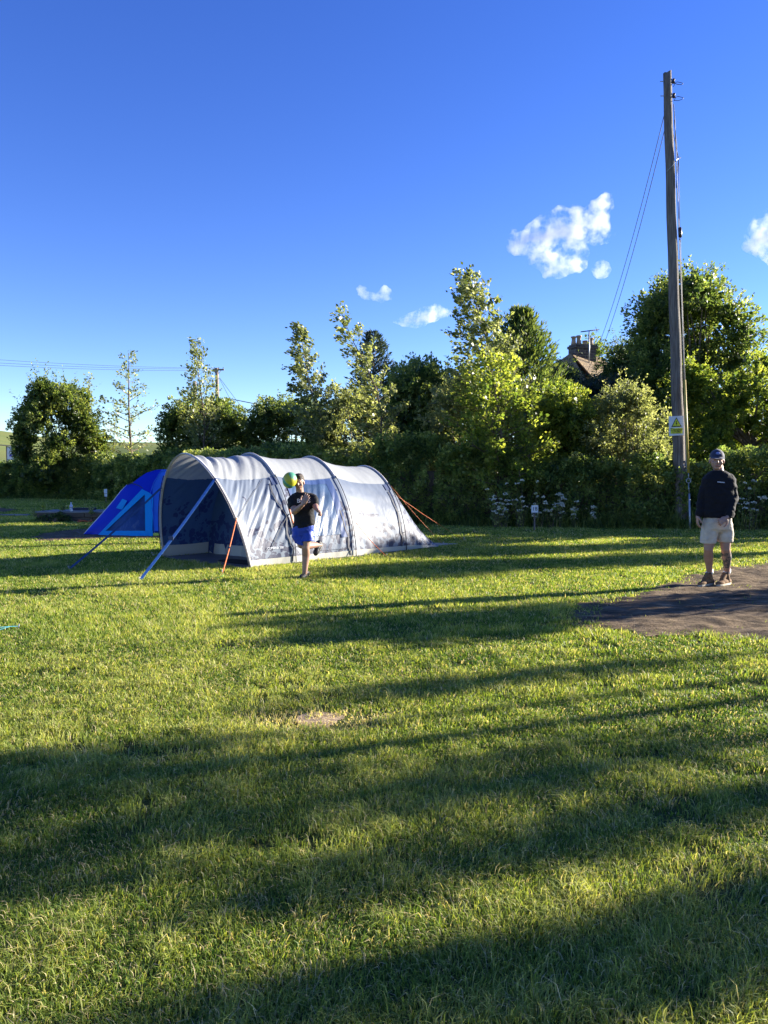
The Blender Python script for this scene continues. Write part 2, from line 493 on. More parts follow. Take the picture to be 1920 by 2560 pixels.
def bent(base, top, bends, n=8):
    """trunk polyline; bends = list of (t, dx, dy)"""
    pts = []
    for i in range(n + 1):
        t = i / n
        p = base.lerp(top, t)
        for bt, dx, dy in bends:
            k = math.exp(-((t - bt) / .25) ** 2); p = p + Vector((dx * k, dy * k, 0))
        pts.append(p)
    return pts
def along(pts, t):
    f = t * (len(pts) - 1); i = min(int(f), len(pts) - 2)
    return pts[i].lerp(pts[i + 1], f - i)

def open_tree(name, label, base, top, bends, rfun, nb, seed, leafm, lsize=.10, twigs=7, per=14, rtrunk=.06, t0=.2, up=.7, wind=.5, bark=None, clump=.16, droop=.0, aspect=.7, cat='tree', group=None, twr=.35):
    """slender tree with visible trunk, separate limbs and leaf clusters"""
    rg = np.random.default_rng(seed); rd = random.Random(seed)
    base = Vector(base); base.z = 0
    root = empty(name, base, label, cat, group)
    pts = bent(Vector(base), Vector(top), bends)
    H = (pts[-1] - pts[0]).length
    mb = MB(); mb.tube(pts, [rtrunk * (1 - .88 * i / (len(pts) - 1)) for i in range(len(pts))], 8)
    C = []; D = []; TN = []
    ga = rd.random() * 6.28
    for i in range(nb):
        t = t0 + (1 - t0) * ((i + .5 * rd.random()) / nb)
        p = along(pts, t); ga += 2.4
        ln = rfun(t) * rd.uniform(.65, 1.15)
        d = Vector((math.cos(ga), math.sin(ga), up * rd.uniform(.6, 1.4))).normalized()
        q = [p]; nseg = 5
        for s_ in range(nseg):
            d = (d + Vector((-wind * .16, -wind * .03, .05 * rd.uniform(-.4, 1))) + Vector((rd.uniform(-.13, .13), rd.uniform(-.13, .13), rd.uniform(-.1, .1)))).normalized()
            q.append(q[-1] + d * ln / nseg)
        rb = max(.006, rtrunk * (1 - t) * .45 + .004)
        mb.tube(q, [rb * (1 - .8 * k / nseg) for k in range(nseg + 1)], 5, cap=False)
        ntw = max(3, int(twigs * ln / max(rfun(.4), .01) * .8) + 1)
        for k in range(ntw):
            u = .25 + .78 * (k + rd.random() * .6) / ntw
            o = along(q, min(u, 1))
            td = (d + Vector((rd.uniform(-1, 1), rd.uniform(-1, 1), rd.uniform(-.5, .8)))).normalized()
            tl = twr * ln * rd.uniform(.25, .6) * (1.1 - .3 * u)
            e = o + td * tl
            mb.tube([o, (o + e) / 2 + Vector((0, 0, .02)), e], [rb * .35, rb * .25, .002], 4, cap=False)
            m = int(per * rd.uniform(.5, 1.4))
            tt = rg.uniform(.15, 1.1, m)[:, None]
            cc = np.array(o)[None] * (1 - tt) + np.array(e)[None] * tt + rg.normal(0, clump * .5, (m, 3))
            C.append(cc)
            D.append(np.tile(np.array((td.x - wind, td.y - wind * .2, td.z)), (m, 1)))
            TN.append(np.clip(rd.uniform(.2, .8) + rg.normal(0, .22, m), 0, 1))
    C = np.concatenate(C); D = np.concatenate(D); TN = np.concatenate(TN)
    V, T = leaves_arrays(C, D, lsize, aspect, rg, TN, droop=droop)
    mb.build('trunk', bark or m_bark, root, smooth=True)
    leaf_object('crown', V, T, leafm, root)
    return root

def lobes_from(px0, px1, ytop, ybot, Y, rg, n, prof, depth, flat=1.0):
    """random lobes filling an outline: prof(u) in 0..1 gives top height fraction across u 0..1"""
    L = []
    for _ in range(n):
        u = rg.uniform(.04, .96); hmax = prof(u)
        v = rg.uniform(0, 1) ** .8 * hmax
        r = rg.uniform(.10, .22)
        L.append((u, v, r))
    return L
def dense_tree(name, label, px0, px1, ytop, ybase, Y, prof, depth, seed, leafm, nleaf, lsize=.10, lobes=40, rl=(.10, .20), aspect=.65, core=True, trunk=None, cat='tree', group=None, droop=.2, up=.4, shell=.55, ground=0.0, tuftup=0.0, jag=1.0):
    """bushy crown: many lobes inside an outline seen from the field, each lobe a ragged shell of leaves"""
    rg = np.random.default_rng(seed); nleaf = int(nleaf * 1.2); lsize *= .84
    a = P(px0, ybase, Y); c = P(px1, ybase, Y); top = P((px0 + px1) / 2, ytop, Y)
    W = c.x - a.x; z0 = ground; H = top.z - z0
    cx = (a.x + c.x) / 2
    root = empty(name, (cx, Y, z0), label, cat, group)
    S = max(W, H)
    C = []; D = []; TN = []; cen = []
    for i in range(lobes):
        u = (i + rg.uniform(0, 1)) / lobes
        hm = prof(u)
        r = rg.uniform(*rl) * S * (.6 + .4 * hm)
        zc = z0 + H * hm - r if i % 3 == 0 else z0 + rg.uniform(.05, max(.1, hm - r / H)) * H
        zc = min(zc, z0 + H * hm - r * .9)
        edge = min(1, 2 * min(u, 1 - u) + .25)
        x = cx - W / 2 + u * W
        x = min(max(x, cx - W / 2 + r * .8), cx + W / 2 - r * .8)
        y = Y + rg.uniform(-.5, .5) * depth * edge
        cen.append((x, y, zc, r))
    tot = sum(q[3] ** 2 for q in cen)
    for (x, y, zc, r) in cen:
        m = int(nleaf * r * r / tot)
        d = unit(rg.normal(0, 1, (m, 3)))
        # sub-clumps on the shell
        k = 26
        kd = unit(rg.normal(0, 1, (k, 3)))
        near = np.argmax(d @ kd.T, 1)
        kr = rg.uniform(.74, 1.14, k) ** jag
        d = unit(d * .55 + kd[near] * .55)
        rr = r * kr[near] * np.where(rg.uniform(0, 1, m) < shell, rg.uniform(.85, 1.05, m), rg.uniform(.45, 1.0, m))
        sq = np.array([1, 1, .92])
        cc = np.array((x, y, zc)) + d * rr[:, None] * sq
        keep = cc[:, 2] > z0 + .02
        cc = cc[keep]; d = d[keep]; nn = near[keep]
        C.append(cc); D.append(d + np.array([0, 0, up]))
        kt = rg.uniform(-.22, .22, k)
        TN.append(np.clip(.5 + kt[nn] + rg.normal(0, .2, len(cc)) + .12 * rg.normal(), 0, 1))
    C = np.concatenate(C); D = np.concatenate(D); TN = np.concatenate(TN)
    if tuftup:                                            # upright shoots breaking the outline
        ns = int(lobes * 2)
        for _ in range(ns):
            x, y, zc, r = cen[rg.integers(len(cen))]
            dd = unit(np.array([rg.normal(0, .5), rg.normal(0, .5), 1.0])[None])[0]
            m = 16; ts = np.linspace(.8, 1.0 + tuftup * rg.uniform(.5, 1.3) / max(r, .2), m)
            cc = np.array((x, y, zc)) + dd[None] * (r * ts)[:, None] + rg.normal(0, .03, (m, 3))
            C = np.concatenate([C, cc]); D = np.concatenate([D, np.tile(dd, (m, 1)) + rg.normal(0, .8, (m, 3))]); TN = np.concatenate([TN, np.clip(rg.normal(.65, .2, m), 0, 1)])
    V, T = leaves_arrays(C, D, lsize, aspect, rg, TN, droop=droop)
    mb = MB()
    tr = trunk or [(0, .12)]
    for dx, rt in tr:
        bx = cx + dx * W
        tp = Vector((bx + .1, Y, z0 + H * .55))
        mb.tube([Vector((bx, Y, z0 - .05)), Vector((bx + .04, Y, z0 + H * .25)), tp], [rt, rt * .8, rt * .4], 8)
        for k in range(0, len(cen), 2):
            x, y, zc, r = cen[k]
            s_ = Vector((bx + .02, Y, z0 + min(H * .5, max(.1, (zc - z0) * .5))))
            mb.tube([s_, s_.lerp(Vector((x, y, zc)), .5) + Vector((0, 0, -.05 * H * .3)), Vector((x, y, zc + r * .3))], [rt * .35, rt * .22, .006], 5, cap=False)
    mb.build('trunk', m_bark, root, smooth=True)
    leaf_object('crown', V, T, leafm, root)
    if core:                                              # big dark leaves added inside to stop light passing through the crown
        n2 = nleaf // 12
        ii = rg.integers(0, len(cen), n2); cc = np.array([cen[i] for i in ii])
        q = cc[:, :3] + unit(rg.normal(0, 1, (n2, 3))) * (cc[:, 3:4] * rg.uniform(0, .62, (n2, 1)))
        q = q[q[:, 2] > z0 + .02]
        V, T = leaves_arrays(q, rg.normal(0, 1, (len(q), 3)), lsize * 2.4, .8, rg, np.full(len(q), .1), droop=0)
        leaf_object('inner_leaf_block', V, T, leafm, root)
    return root

def conifer(name, label, px, ytop, ybase, Y, wpx, seed, leafm, n_whorl, per, up=.35, lsize=.16, droop=0, power=.75, ground=0.0, spire=1, spray=22, cat='tree'):
    rg = np.random.default_rng(seed); rd = random.Random(seed)
    base = P(px, ybase, Y); base.z = ground
    top = P(px, ytop, Y)
    H = top.z - ground; Rm = wpx / 2 / FPX * Y
    root = empty(name, base, label, cat)
    mb = MB(); mb.tube([base, base.lerp(top, .5) + Vector((.05, 0, 0)), top], [.16, .09, .01], 8)
    C = []; D = []; TN = []
    for i in range(n_whorl):
        t = .04 + .95 * i / n_whorl
        r = Rm * (1 - t) ** power + .05
        z = ground + H * t
        for k in range(per):
            a = rd.random() * 6.28
            ln = r * rd.uniform(.7, 1.12)
            o = np.array((base.x + .05 * math.sin(t * 3.1), base.y, z))
            d = np.array((math.cos(a), math.sin(a), up * rd.uniform(.5, 1.5) + .5 * t)); d /= np.linalg.norm(d)
            tip = o + d * ln + np.array((0, 0, droop * ln))
            m = int(spray * (.35 + .65 * ln / Rm))
            tt = rg.uniform(.25, 1, m)[:, None] ** .7
            wd = np.cross(d, (0, 0, 1)); wd /= max(np.linalg.norm(wd), 1e-6)
            sp = rg.normal(0, .16, (m, 1)) * ln * (1.15 - tt)
            cc = o * (1 - tt) + tip * tt + wd * sp + rg.normal(0, .03, (m, 3)) - np.array((0, 0, .12)) * ln * tt * (1 - tt) * 2
            C.append(cc); D.append(np.tile(d * 1.4, (m, 1)) + wd * np.sign(sp) * .5 + np.array((0, 0, .25)))
            TN.append(np.clip(.2 + .55 * tt[:, 0] ** 2 + rg.normal(0, .15, m) + rd.uniform(-.15, .15), 0, 1))
            if k % 3 == 0: mb.tube([Vector(o), Vector(o * .5 + tip * .5), Vector(tip)], [.025, .015, .004], 4, cap=False)
    C = np.concatenate(C); D = np.concatenate(D); TN = np.concatenate(TN)
    V, T = leaves_arrays(C, D, lsize, .32, rg, TN, droop=0)
    mb.build('trunk', m_bark, root, smooth=True)
    leaf_object('crown', V, T, leafm, root)
    return root

def hedge(name, label, line, seed, leafm, dens, lsize, thick, group=None, cat='hedge'):
    """line = [(x, y, height)...]; leaves crowd the ragged outer shell over an added solid core that blocks light"""
    rg = np.random.default_rng(seed)
    root = empty(name, (line[0][0], line[0][1], 0), label, cat, group)
    C = []; D = []; TN = []; core = MB()
    seg = []
    for (x0, y0, h0), (x1, y1, h1) in zip(line[:-1], line[1:]):
        L = math.hypot(x1 - x0, y1 - y0); n = int(dens * L * (h0 + h1 + thick) / 1)
        t = rg.uniform(0, 1, n)
        tx, ty = (x1 - x0) / L, (y1 - y0) / L
        nx_, ny_ = ty, -tx                                   # towards the field
        if ny_ > 0: nx_, ny_ = -nx_, -ny_
        s = t * L + 13.7 * x0
        h = (h0 + (h1 - h0) * t) * (.80 + .34 * vnoise(s, s * 0, .9, seed) + .16 * vnoise(s, s * 0, .3, seed + 1))
        ang = rg.uniform(-.12, 1, n) * math.pi * .62
        z = np.sin(np.clip(ang, 0, None)) ** .8 * h
        z = np.where(ang < math.pi * .31, rg.uniform(.0, 1, n) * h * .95, h * rg.uniform(.8, 1.05, n))
        off = np.where(ang < math.pi * .31, thick * .5 * (1 - .35 * (z / h) ** 2), thick * rg.uniform(-.5, .45, n))
        bul = (vnoise(s, z, .55, seed + 2) - .5) * .7 + (vnoise(s, z, .2, seed + 4) - .5) * .3
        off = off + bul * .8 - np.abs(rg.normal(0, .10, n))
        z = z + (vnoise(s, off, .4, seed + 5) - .5) * .25
        cc = np.stack([x0 + tx * t * L + nx_ * off, y0 + ty * t * L + ny_ * off, np.abs(z) + .02], 1)
        C.append(cc)
        D.append(np.stack([np.full(n, nx_), np.full(n, ny_), rg.uniform(-.3, .9, n)], 1) + rg.normal(0, .5, (n, 3)))
        TN.append(np.clip(.45 + .8 * (vnoise(s, z, .35, seed + 7) - .5) + rg.normal(0, .2, n), 0, 1))
        hh = min(h0, h1) * .72
        c = Vector(((x0 + x1) / 2, (y0 + y1) / 2, hh / 2))
        core.box(c, (L * 1.02, thick * .35, hh), Matrix.Rotation(math.atan2(ty, tx), 3, 'Z'))  # solid box added inside the hedge to block light between the leaves
    C = np.concatenate(C); D = np.concatenate(D); TN = np.concatenate(TN)
    V, T = leaves_arrays(C, D, lsize, .7, rg, TN)
    leaf_object('foliage', V, T, leafm, root)
    core.build('inner_block', m_bark, root)
    return root

E = lambda a=1.6: (lambda u: (1 - abs(2 * u - 1) ** a) ** .6)
# --- left of the tents
dense_tree('willow_tree', 'broad dark leafy tree at the far left beside the white billboard', 42, 268, 945, 1240, 51, lambda u: .45 + .55 * math.sin(math.pi * min(1, u * 1.05)) ** .8, 4, 11, L_mid, 50000, .15, 70, (.07, .15), tuftup=.9, jag=1.6)
open_tree('sapling_tree', 'thin whippy sapling at the right edge of the dark leafy tree', P(225, 1240, 54), P(222, 940, 54), [(.5, .1, 0)], lambda t: .9 * (1.1 - t), 22, 12, L_poplar, .16, 6, 12, .06, .3, 1.2, .2, m_bark_pale, .2)
open_tree('sapling_tree', 'airy tree with see-through crown and bare straight trunk left of the tents', P(332, 1240, 52), P(322, 882, 52), [(.6, -.1, 0)], lambda t: 2.9 * (1.05 - t) ** .8 + .15, 34, 13, L_poplar, .16, 10, 11, .12, .22, .35, .15, m_bark, .22, twr=.5)
open_tree('sapling_tree', 'small thin sapling between the dark leafy tree and the airy tree', P(283, 1240, 53), P(292, 1000, 53), [(.6, -.1, 0)], lambda t: .9 * (1.05 - t) + .1, 16, 14, L_poplar, .15, 7, 8, .05, .15, .6, .1, m_bark, .2)
dense_tree('laurel_bush', 'rounded dark green bush with a young tree growing out of its top', 392, 640, 985, 1235, 46, E(2.8), 4, 15, L_mid, 52000, .15, 56, (.11, .2), tuftup=.2, cat='bush')
open_tree('young_tree', 'pale leafed young tree rising out of the rounded bush before the wooden poles', P(505, 1240, 43), P(490, 856, 43), [(.5, .3, 0)], lambda t: 2.5 * (1.05 - t) ** .9 + .15, 50, 16, L_poplar, .14, 10, 13, .07, .3, .8, .3, m_bark, .2)
dense_tree('laurel_bush', 'low bright green bush above the big tent porch', 590, 862, 990, 1235, 45, E(3.0), 4, 17, L_mid, 56000, .13, 60, (.11, .2), tuftup=.2, cat='bush')
# --- behind the big tent
open_tree('birch_tree', 'windswept silvery young tree with an upright crown behind the tent middle', P(800, 1230, 29), P(752, 824, 29), [(.45, .35, 0)], lambda t: 2.0 * (1.05 - t) ** .8 + .12, 56, 18, L_poplar, .12, 9, 18, .06, .38, .8, .7, m_bark_pale, .12, twr=.3)
dense_tree('willow_bush', 'greyish olive willow bush behind the tent roof', 776, 1000, 965, 1240, 28.5, E(2.2), 3, 19, L_olive, 42000, .085, 44, (.09, .16), tuftup=.6, cat='bush', core=True)
conifer('spruce_tree', 'dark blue green spruce rising behind the windswept trees', 932, 828, 1240, 39, 290, 20, L_spruce, 52, 13, .25, .20, -.05, .7, spray=26)
open_tree('birch_tree', 'tall bent young tree leaning left in front of the dark spruce', P(990, 1225, 26.5), P(850, 782, 26.5), [(.25, -.05, 0), (.6, .55, 0)], lambda t: 1.5 * (1.05 - t) ** .6 + .15, 50, 21, L_poplar, .12, 8, 15, .06, .15, .75, .8, m_bark, .12, twr=.3)
dense_tree('laurel_tree', 'dense glossy green laurel between the spruce and the tall poplar', 948, 1160, 896, 1240, 36, E(2.8), 4, 22, L_mid, 56000, .14, 54, (.12, .2), tuftup=.15)
open_tree('poplar_tree', 'tallest windswept poplar with trembling leaves and a narrow leaning tip', P(1262, 1200, 26), P(1160, 692, 26), [(.3, -.05, 0), (.7, .42, 0)], lambda t: 2.5 * (1.03 - t) ** .75 + .22, 96, 23, L_poplar, .125, 10, 19, .085, .28, .6, .65, m_bark_pale, .13, twr=.3)
dense_tree('willow_bush', 'loose olive bush between the laurel and the yellow green maple', 1060, 1230, 925, 1230, 26.5, E(1.8), 2.4, 24, L_olive, 22000, .09, 36, (.10, .17), tuftup=.3, cat='bush')
conifer('cypress_tree', 'dark green cypress with a pointed top left of the stone chimney', 1300, 782, 1230, 33, 440, 25, L_conif, 66, 15, .9, .20, .0, .62, spray=34)
open_tree('maple_tree', 'bright yellow green maple with a crooked leaning trunk near the hedge middle', P(1300, 1240, 23.7), P(1225, 905, 23.7), [(.25, -.25, 0)], lambda t: 2.0 * (1.1 - t) ** .5, 64, 26, L_lime, .12, 10, 22, .085, .16, .3, .1, m_bark, .2, twr=.5)
dense_tree('laurel_bush', 'bright lime green bush left of the pale round tree', 1345, 1490, 925, 1240, 25.5, lambda u: .96 - .35 * u ** 2 if u > .1 else .8, 2.6, 27, L_lime, 42000, .11, 34, (.12, .2), tuftup=.2, cat='bush')
dense_tree('pear_tree', 'pale olive round crowned tree with a short forked trunk left of the pole', 1448, 1682, 945, 1200, 24.3, E(2.0), 2.8, 28, L_olive, 34000, .08, 50, (.09, .15), tuftup=.45, trunk=[(0, .08), (.09, .05)], core=True, jag=1.4)
# --- ivy, yew and trees round the house
dense_tree('ivy_bush', 'dark ivy mound hiding the left side of the house roof', 1362, 1444, 886, 1240, 43, lambda u: .97 - .05 * (u > .75), 2, 29, L_dark, 14000, .14, 26, (.13, .2), tuftup=.3, cat='bush')
dense_tree('yew_tree', 'very dark yew filling the gap below the stone chimney', 1410, 1560, 930, 1240, 42, lambda u: .97, 3, 30, L_spruce, 16000, .16, 26, (.13, .2), droop=.5)
dense_tree('round_tree', 'small sunlit tree behind the chimney pots', 1455, 1512, 830, 1240, 60, E(2.4), 3, 31, L_mid, 9000, .22, 20, (.07, .12), shell=.6)
dense_tree('cedar_tree', 'feathery dark conifer mass between the chimney and the big sycamore', 1492, 1700, 832, 1240, 45, lambda u: .80 + .2 * math.sin(math.pi * min(1, u * 1.3)) ** 1, 4, 32, L_conif, 34000, .17, 46, (.10, .17), droop=.5, tuftup=.9, aspect=.35)
dense_tree('sycamore_tree', 'large dark green sycamore towering behind the wooden pole', 1584, 1880, 698, 1240, 41, lambda u: .60 + .45 * (1 - abs(2 * u - .88) ** 2.2) if u < .95 else .5, 6, 33, L_mid, 70000, .18, 90, (.085, .15), tuftup=.35, trunk=[(0, .3), (.12, .15)], jag=1.3)
dense_tree('sycamore_tree', 'lower bright green sycamore spreading at the right edge of the photo', 1672, 2080, 885, 1240, 36, lambda u: .86 + .10 * math.sin(u * 17) + .04 * math.sin(u * 41), 5, 34, L_lime, 60000, .14, 90, (.06, .12), tuftup=.5, trunk=[(0, .2)], jag=1.7)
dense_tree('sycamore_tree', 'dark leafy tree behind the lower bright sycamore at the frame edge', 1850, 2080, 925, 1240, 47, E(2), 4, 35, L_dark, 14000, .18, 30, (.12, .2))
# --- hedges
def pl(lst, hs): return [(G(a, b).x, G(a, b).y, h) for (a, b), h in zip(lst, hs)]
hedge('hedge', 'long dark hedge across the far left side of the field', pl([(-260, 1244), (0, 1245), (150, 1246), (270, 1248), (420, 1254)], [2.2, 2.2, 2.35, 2.4, 2.5]), 41, L_hedge, 420, .16, 2.4)
hedge('hedge', 'hedge behind the two tents', pl([(420, 1256), (560, 1266), (760, 1284), (960, 1302)], [2.4, 2.3, 2.2, 2.2]), 42, L_hedge, 620, .12, 2.0)
hedge('hedge', 'dark bramble hedge behind the small white number 18 plate', pl([(950, 1304), (1100, 1309), (1250, 1312), (1400, 1314), (1560, 1316)], [2.3, 2.3, 2.1, 1.95, 1.8]), 43, L_hedge, 900, .10, 1.7)
hedge('hedge', 'dark bramble hedge behind the standing man and the pole foot', pl([(1555, 1317), (1700, 1318), (1850, 1319), (2000, 1320), (2300, 1330)], [1.75, 1.75, 1.95, 1.85, 1.5]), 44, L_hedge, 900, .10, 1.7)
# trees past the right edge of the picture, on the sun side: they throw the long shadows over the lawn
_s = Vector((math.cos(SUN_AZ), math.sin(SUN_AZ), 0)); _n = Vector((-_s.y, _s.x, 0))
def side_bush(name, label, t, q0, q1, z0, z1, seed, nleaf=9000, lobes=26, leafm=None, rr=(.22, .5)):
    """tree standing across the sunlight: t metres up-sun, q0..q1 across it, crown from z0 to z1"""
    c = _s * t + _n * ((q0 + q1) / 2); W = q1 - q0
    rg = np.random.default_rng(seed)
    root = empty(name, (c.x, c.y, 0), label, 'tree')
    C = []; D = []; TN = []; mb = MB()
    for i in range(lobes):
        r = rg.uniform(*rr)
        u = rg.uniform(-.5, .5) * max(.02, W - 2 * r)
        z = z1 - r * 1.0 - abs(rg.normal(0, .1)) if i % 3 == 0 else rg.uniform(z0 + r, max(z0 + r + .01, z1 - r))
        o = c + _n * u + _s * rg.uniform(-.9, .9); m = int(nleaf / lobes)
        d = unit(rg.normal(0, 1, (m, 3)))
        cc = np.array((o.x, o.y, z)) + d * (r * rg.uniform(.1, 1.15, (m, 1)) ** .6) * np.array((1, 1, .7))
        cc[:, 2] = np.abs(cc[:, 2])
        C.append(cc); D.append(d); TN.append(np.clip(rg.normal(.5, .25, m), 0, 1))
        mb.tube([Vector((c.x, c.y, z0 * .5)), Vector((c.x + (o.x - c.x) * .4, c.y + (o.y - c.y) * .4, z * .8)), Vector((o.x, o.y, z))], [.04, .025, .006], 5, cap=False)
    mb.tube([Vector((c.x, c.y, -.05)), Vector((c.x, c.y, z0 * .5 + .1)), Vector((c.x, c.y, (z0 + z1) / 2))], [.07, .06, .03], 8)
    V, T = leaves_arrays(np.concatenate(C), np.concatenate(D), .11, .7, rg, np.concatenate(TN))
    mb.build('trunk', m_bark, root, smooth=True)
    leaf_object('crown', V, T, leafm or L_mid, root)
side_bush('thorn_tree', 'tallest thorn tree past the right edge whose shadow bands the near lawn', 17.5, 2.98, 3.62, 3.7, 6.35, 51, 1700, 24)
side_bush('thorn_tree', 'broad thorn tree past the right edge shading the middle lawn', 18.5, 3.45, 4.40, 4.6, 6.6, 57, 1450, 24)
side_bush('thorn_tree', 'slim thorn tree past the right edge at the upper rim of the long shadow', 16.5, 4.12, 4.52, 4.2, 5.6, 58, 560, 11, rr=(.12, .26))
side_bush('thorn_tree', 'low thorn tree past the right edge nearest the camera', 16.0, 1.62, 2.24, 2.6, 4.35, 52, 1500, 20, rr=(.16, .34))
side_bush('thorn_tree', 'sparse thorn tree past the right edge casting the faint lower streak', 19.0, 2.46, 2.90, 3.7, 5.0, 61, 650, 14, rr=(.12, .26))
side_bush('thorn_tree', 'thin thorn tree past the right edge with a see-through crown', 19.5, 4.72, 5.12, 3.8, 5.2, 59, 420, 9, rr=(.12, .22))
side_bush('thorn_tree', 'short thorn tree past the right edge shading the dirt', 15.0, 6.0, 8.05, .6, 3.8, 53, 5000, 28, rr=(.25, .5))
side_bush('thorn_tree', 'tall thorn tree past the right edge beyond the dirt', 22.0, 10.1, 12.5, 2.7, 5.3, 54, 9000, 34, rr=(.3, .6))
side_bush('thorn_tree', 'tall thorn tree past the right edge where the hedge turns', 22.5, 12.2, 15.0, .6, 5.0, 55, 12000, 40, rr=(.3, .65))
side_bush('thorn_tree', 'thorn tree past the right edge beside the hedge end', 23.0, 14.8, 17.6, .6, 5.0, 56, 12000, 40, rr=(.3, .65))
# ================================================================== BIG TUNNEL TENT
def fabric(name, c, floral=0.0, fc=(.08, .08, .16), rough=.42, trans=.25, tc=None, ztop=1.1):
    m, nt, b = new_mat(name)
    base = nt.nodes.new('ShaderNodeRGB'); base.outputs[0].default_value = (*c, 1)
    src = base.outputs[0]
    if floral:
        tc_ = nt.nodes.new('ShaderNodeTexCoord')
        nz = nt.nodes.new('ShaderNodeTexNoise'); nz.inputs['Scale'].default_value = 8; nz.inputs['Detail'].default_value = 1
        nt.links.new(tc_.outputs['Object'], nz.inputs['Vector'])
        va = nt.nodes.new('ShaderNodeVectorMath'); va.operation = 'MULTIPLY_ADD'
        nt.links.new(nz.outputs['Color'], va.inputs[0]); va.inputs[1].default_value = (.20, .20, .20); nt.links.new(tc_.outputs['Object'], va.inputs[2])
        vo = nt.nodes.new('ShaderNodeTexVoronoi'); vo.inputs['Scale'].default_value = 9.5; vo.feature = 'F1'
        nt.links.new(va.outputs[0], vo.inputs['Vector'])
        lt = nt.nodes.new('ShaderNodeMath'); lt.operation = 'LESS_THAN'; lt.inputs[1].default_value = .56
        nt.links.new(vo.outputs['Distance'], lt.inputs[0])
        n2 = nt.nodes.new('ShaderNodeTexNoise'); n2.inputs['Scale'].default_value = 2.6; n2.inputs['Detail'].default_value = 2
        nt.links.new(tc_.outputs['Object'], n2.inputs['Vector'])
        sp = nt.nodes.new('ShaderNodeSeparateXYZ'); nt.links.new(tc_.outputs['Object'], sp.inputs[0])
        mr = nt.nodes.new('ShaderNodeMapRange'); mr.inputs[1].default_value = .10; mr.inputs[2].default_value = ztop; mr.inputs[3].default_value = .30; mr.inputs[4].default_value = .64
        nt.links.new(sp.outputs[2], mr.inputs[0])
        gt = nt.nodes.new('ShaderNodeMath'); gt.operation = 'GREATER_THAN'; nt.links.new(n2.outputs['Fac'], gt.inputs[0]); nt.links.new(mr.outputs[0], gt.inputs[1])
        ml = nt.nodes.new('ShaderNodeMath'); ml.operation = 'MULTIPLY'; nt.links.new(lt.outputs[0], ml.inputs[0]); nt.links.new(gt.outputs[0], ml.inputs[1])
        m2 = nt.nodes.new('ShaderNodeMath'); m2.operation = 'MULTIPLY'; nt.links.new(ml.outputs[0], m2.inputs[0]); m2.inputs[1].default_value = floral
        mx = nt.nodes.new('ShaderNodeMix'); mx.data_type = 'RGBA'
        nt.links.new(m2.outputs[0], mx.inputs[0]); nt.links.new(src, mx.inputs[6]); mx.inputs[7].default_value = (*fc, 1)
        src = mx.outputs[2]
    nt.links.new(src, b.inputs['Base Color'])
    b.inputs['Roughness'].default_value = rough; b.inputs['Specular IOR Level'].default_value = .3
    bump(nt, b, noise_node(nt, 7, 4, .6, sx=(1, 1, .5)), .02, .35)
    tr = nt.nodes.new('ShaderNodeBsdfTranslucent')
    if tc: tr.inputs['Color'].default_value = (*tc, 1)
    else: nt.links.new(src, tr.inputs['Color'])
    ms = nt.nodes.new('ShaderNodeMixShader'); ms.inputs[0].default_value = trans
    nt.links.new(b.outputs[0], ms.inputs[1]); nt.links.new(tr.outputs[0], ms.inputs[2])
    nt.links.new(ms.outputs[0], nt.nodes['Material Output'].inputs['Surface'])
    return m
T_cream = fabric('tent_cream', (.36, .375, .385), rough=.6, trans=.25)
T_blue = fabric('tent_blue_cloth', (.130, .158, .212), .9, (.022, .024, .060), .50, .08, (.015, .05, .16))
T_navy = fabric('tent_inner_cloth', (.040, .085, .185), .85, (.018, .028, .11), .6, .22)
T_skirt = fabric('tent_skirt', (.40, .385, .33), trans=.15)
T_sleeve = mat('sleeve_webbing', (.48, .45, .44), .7, .1, 20)
T_black = mat('black_webbing', (.012, .014, .028), .6, .2, 20)
T_ground = mat('groundsheet', (.10, .105, .12), .55, .2, 3, .4, .02, 4)
T_mat = mat('door_mat_black', (.01, .01, .012), .8, .2, 30)
T_dkblue = fabric('window_border_cloth', (.035, .07, .19), rough=.45, trans=.08)
T_band = mat('shoulder_patch', (.03, .05, .12), .6, .2, 20)
T_white = mat('white_webbing', (.68, .69, .70), .6, .08, 20)
T_strapblue = mat('blue_webbing', (.055, .16, .40), .55, .15, 20)
T_strapdark = mat('dark_blue_webbing', (.02, .055, .15), .6, .15, 20)
T_orange = mat('orange_cord', (.62, .13, .02), .6, .15, 40)
m_pvc, nt, b = new_mat('painted_reflection_pvc')
nt.links.new(ramp(nt, noise_node(nt, 2.5, 3), [(.35, (.022, .048, .105)), (.65, (.055, .10, .19))]), b.inputs['Base Color'])  # opaque pane: mottled dark blue reflection painted into the colour
b.inputs['Roughness'].default_value = .34; b.inputs['Specular IOR Level'].default_value = .3
bump(nt, b, noise_node(nt, 9, 5, .65), .012, .6)

A_, B_ = TENT_A, TENT_B
W0 = 1.275
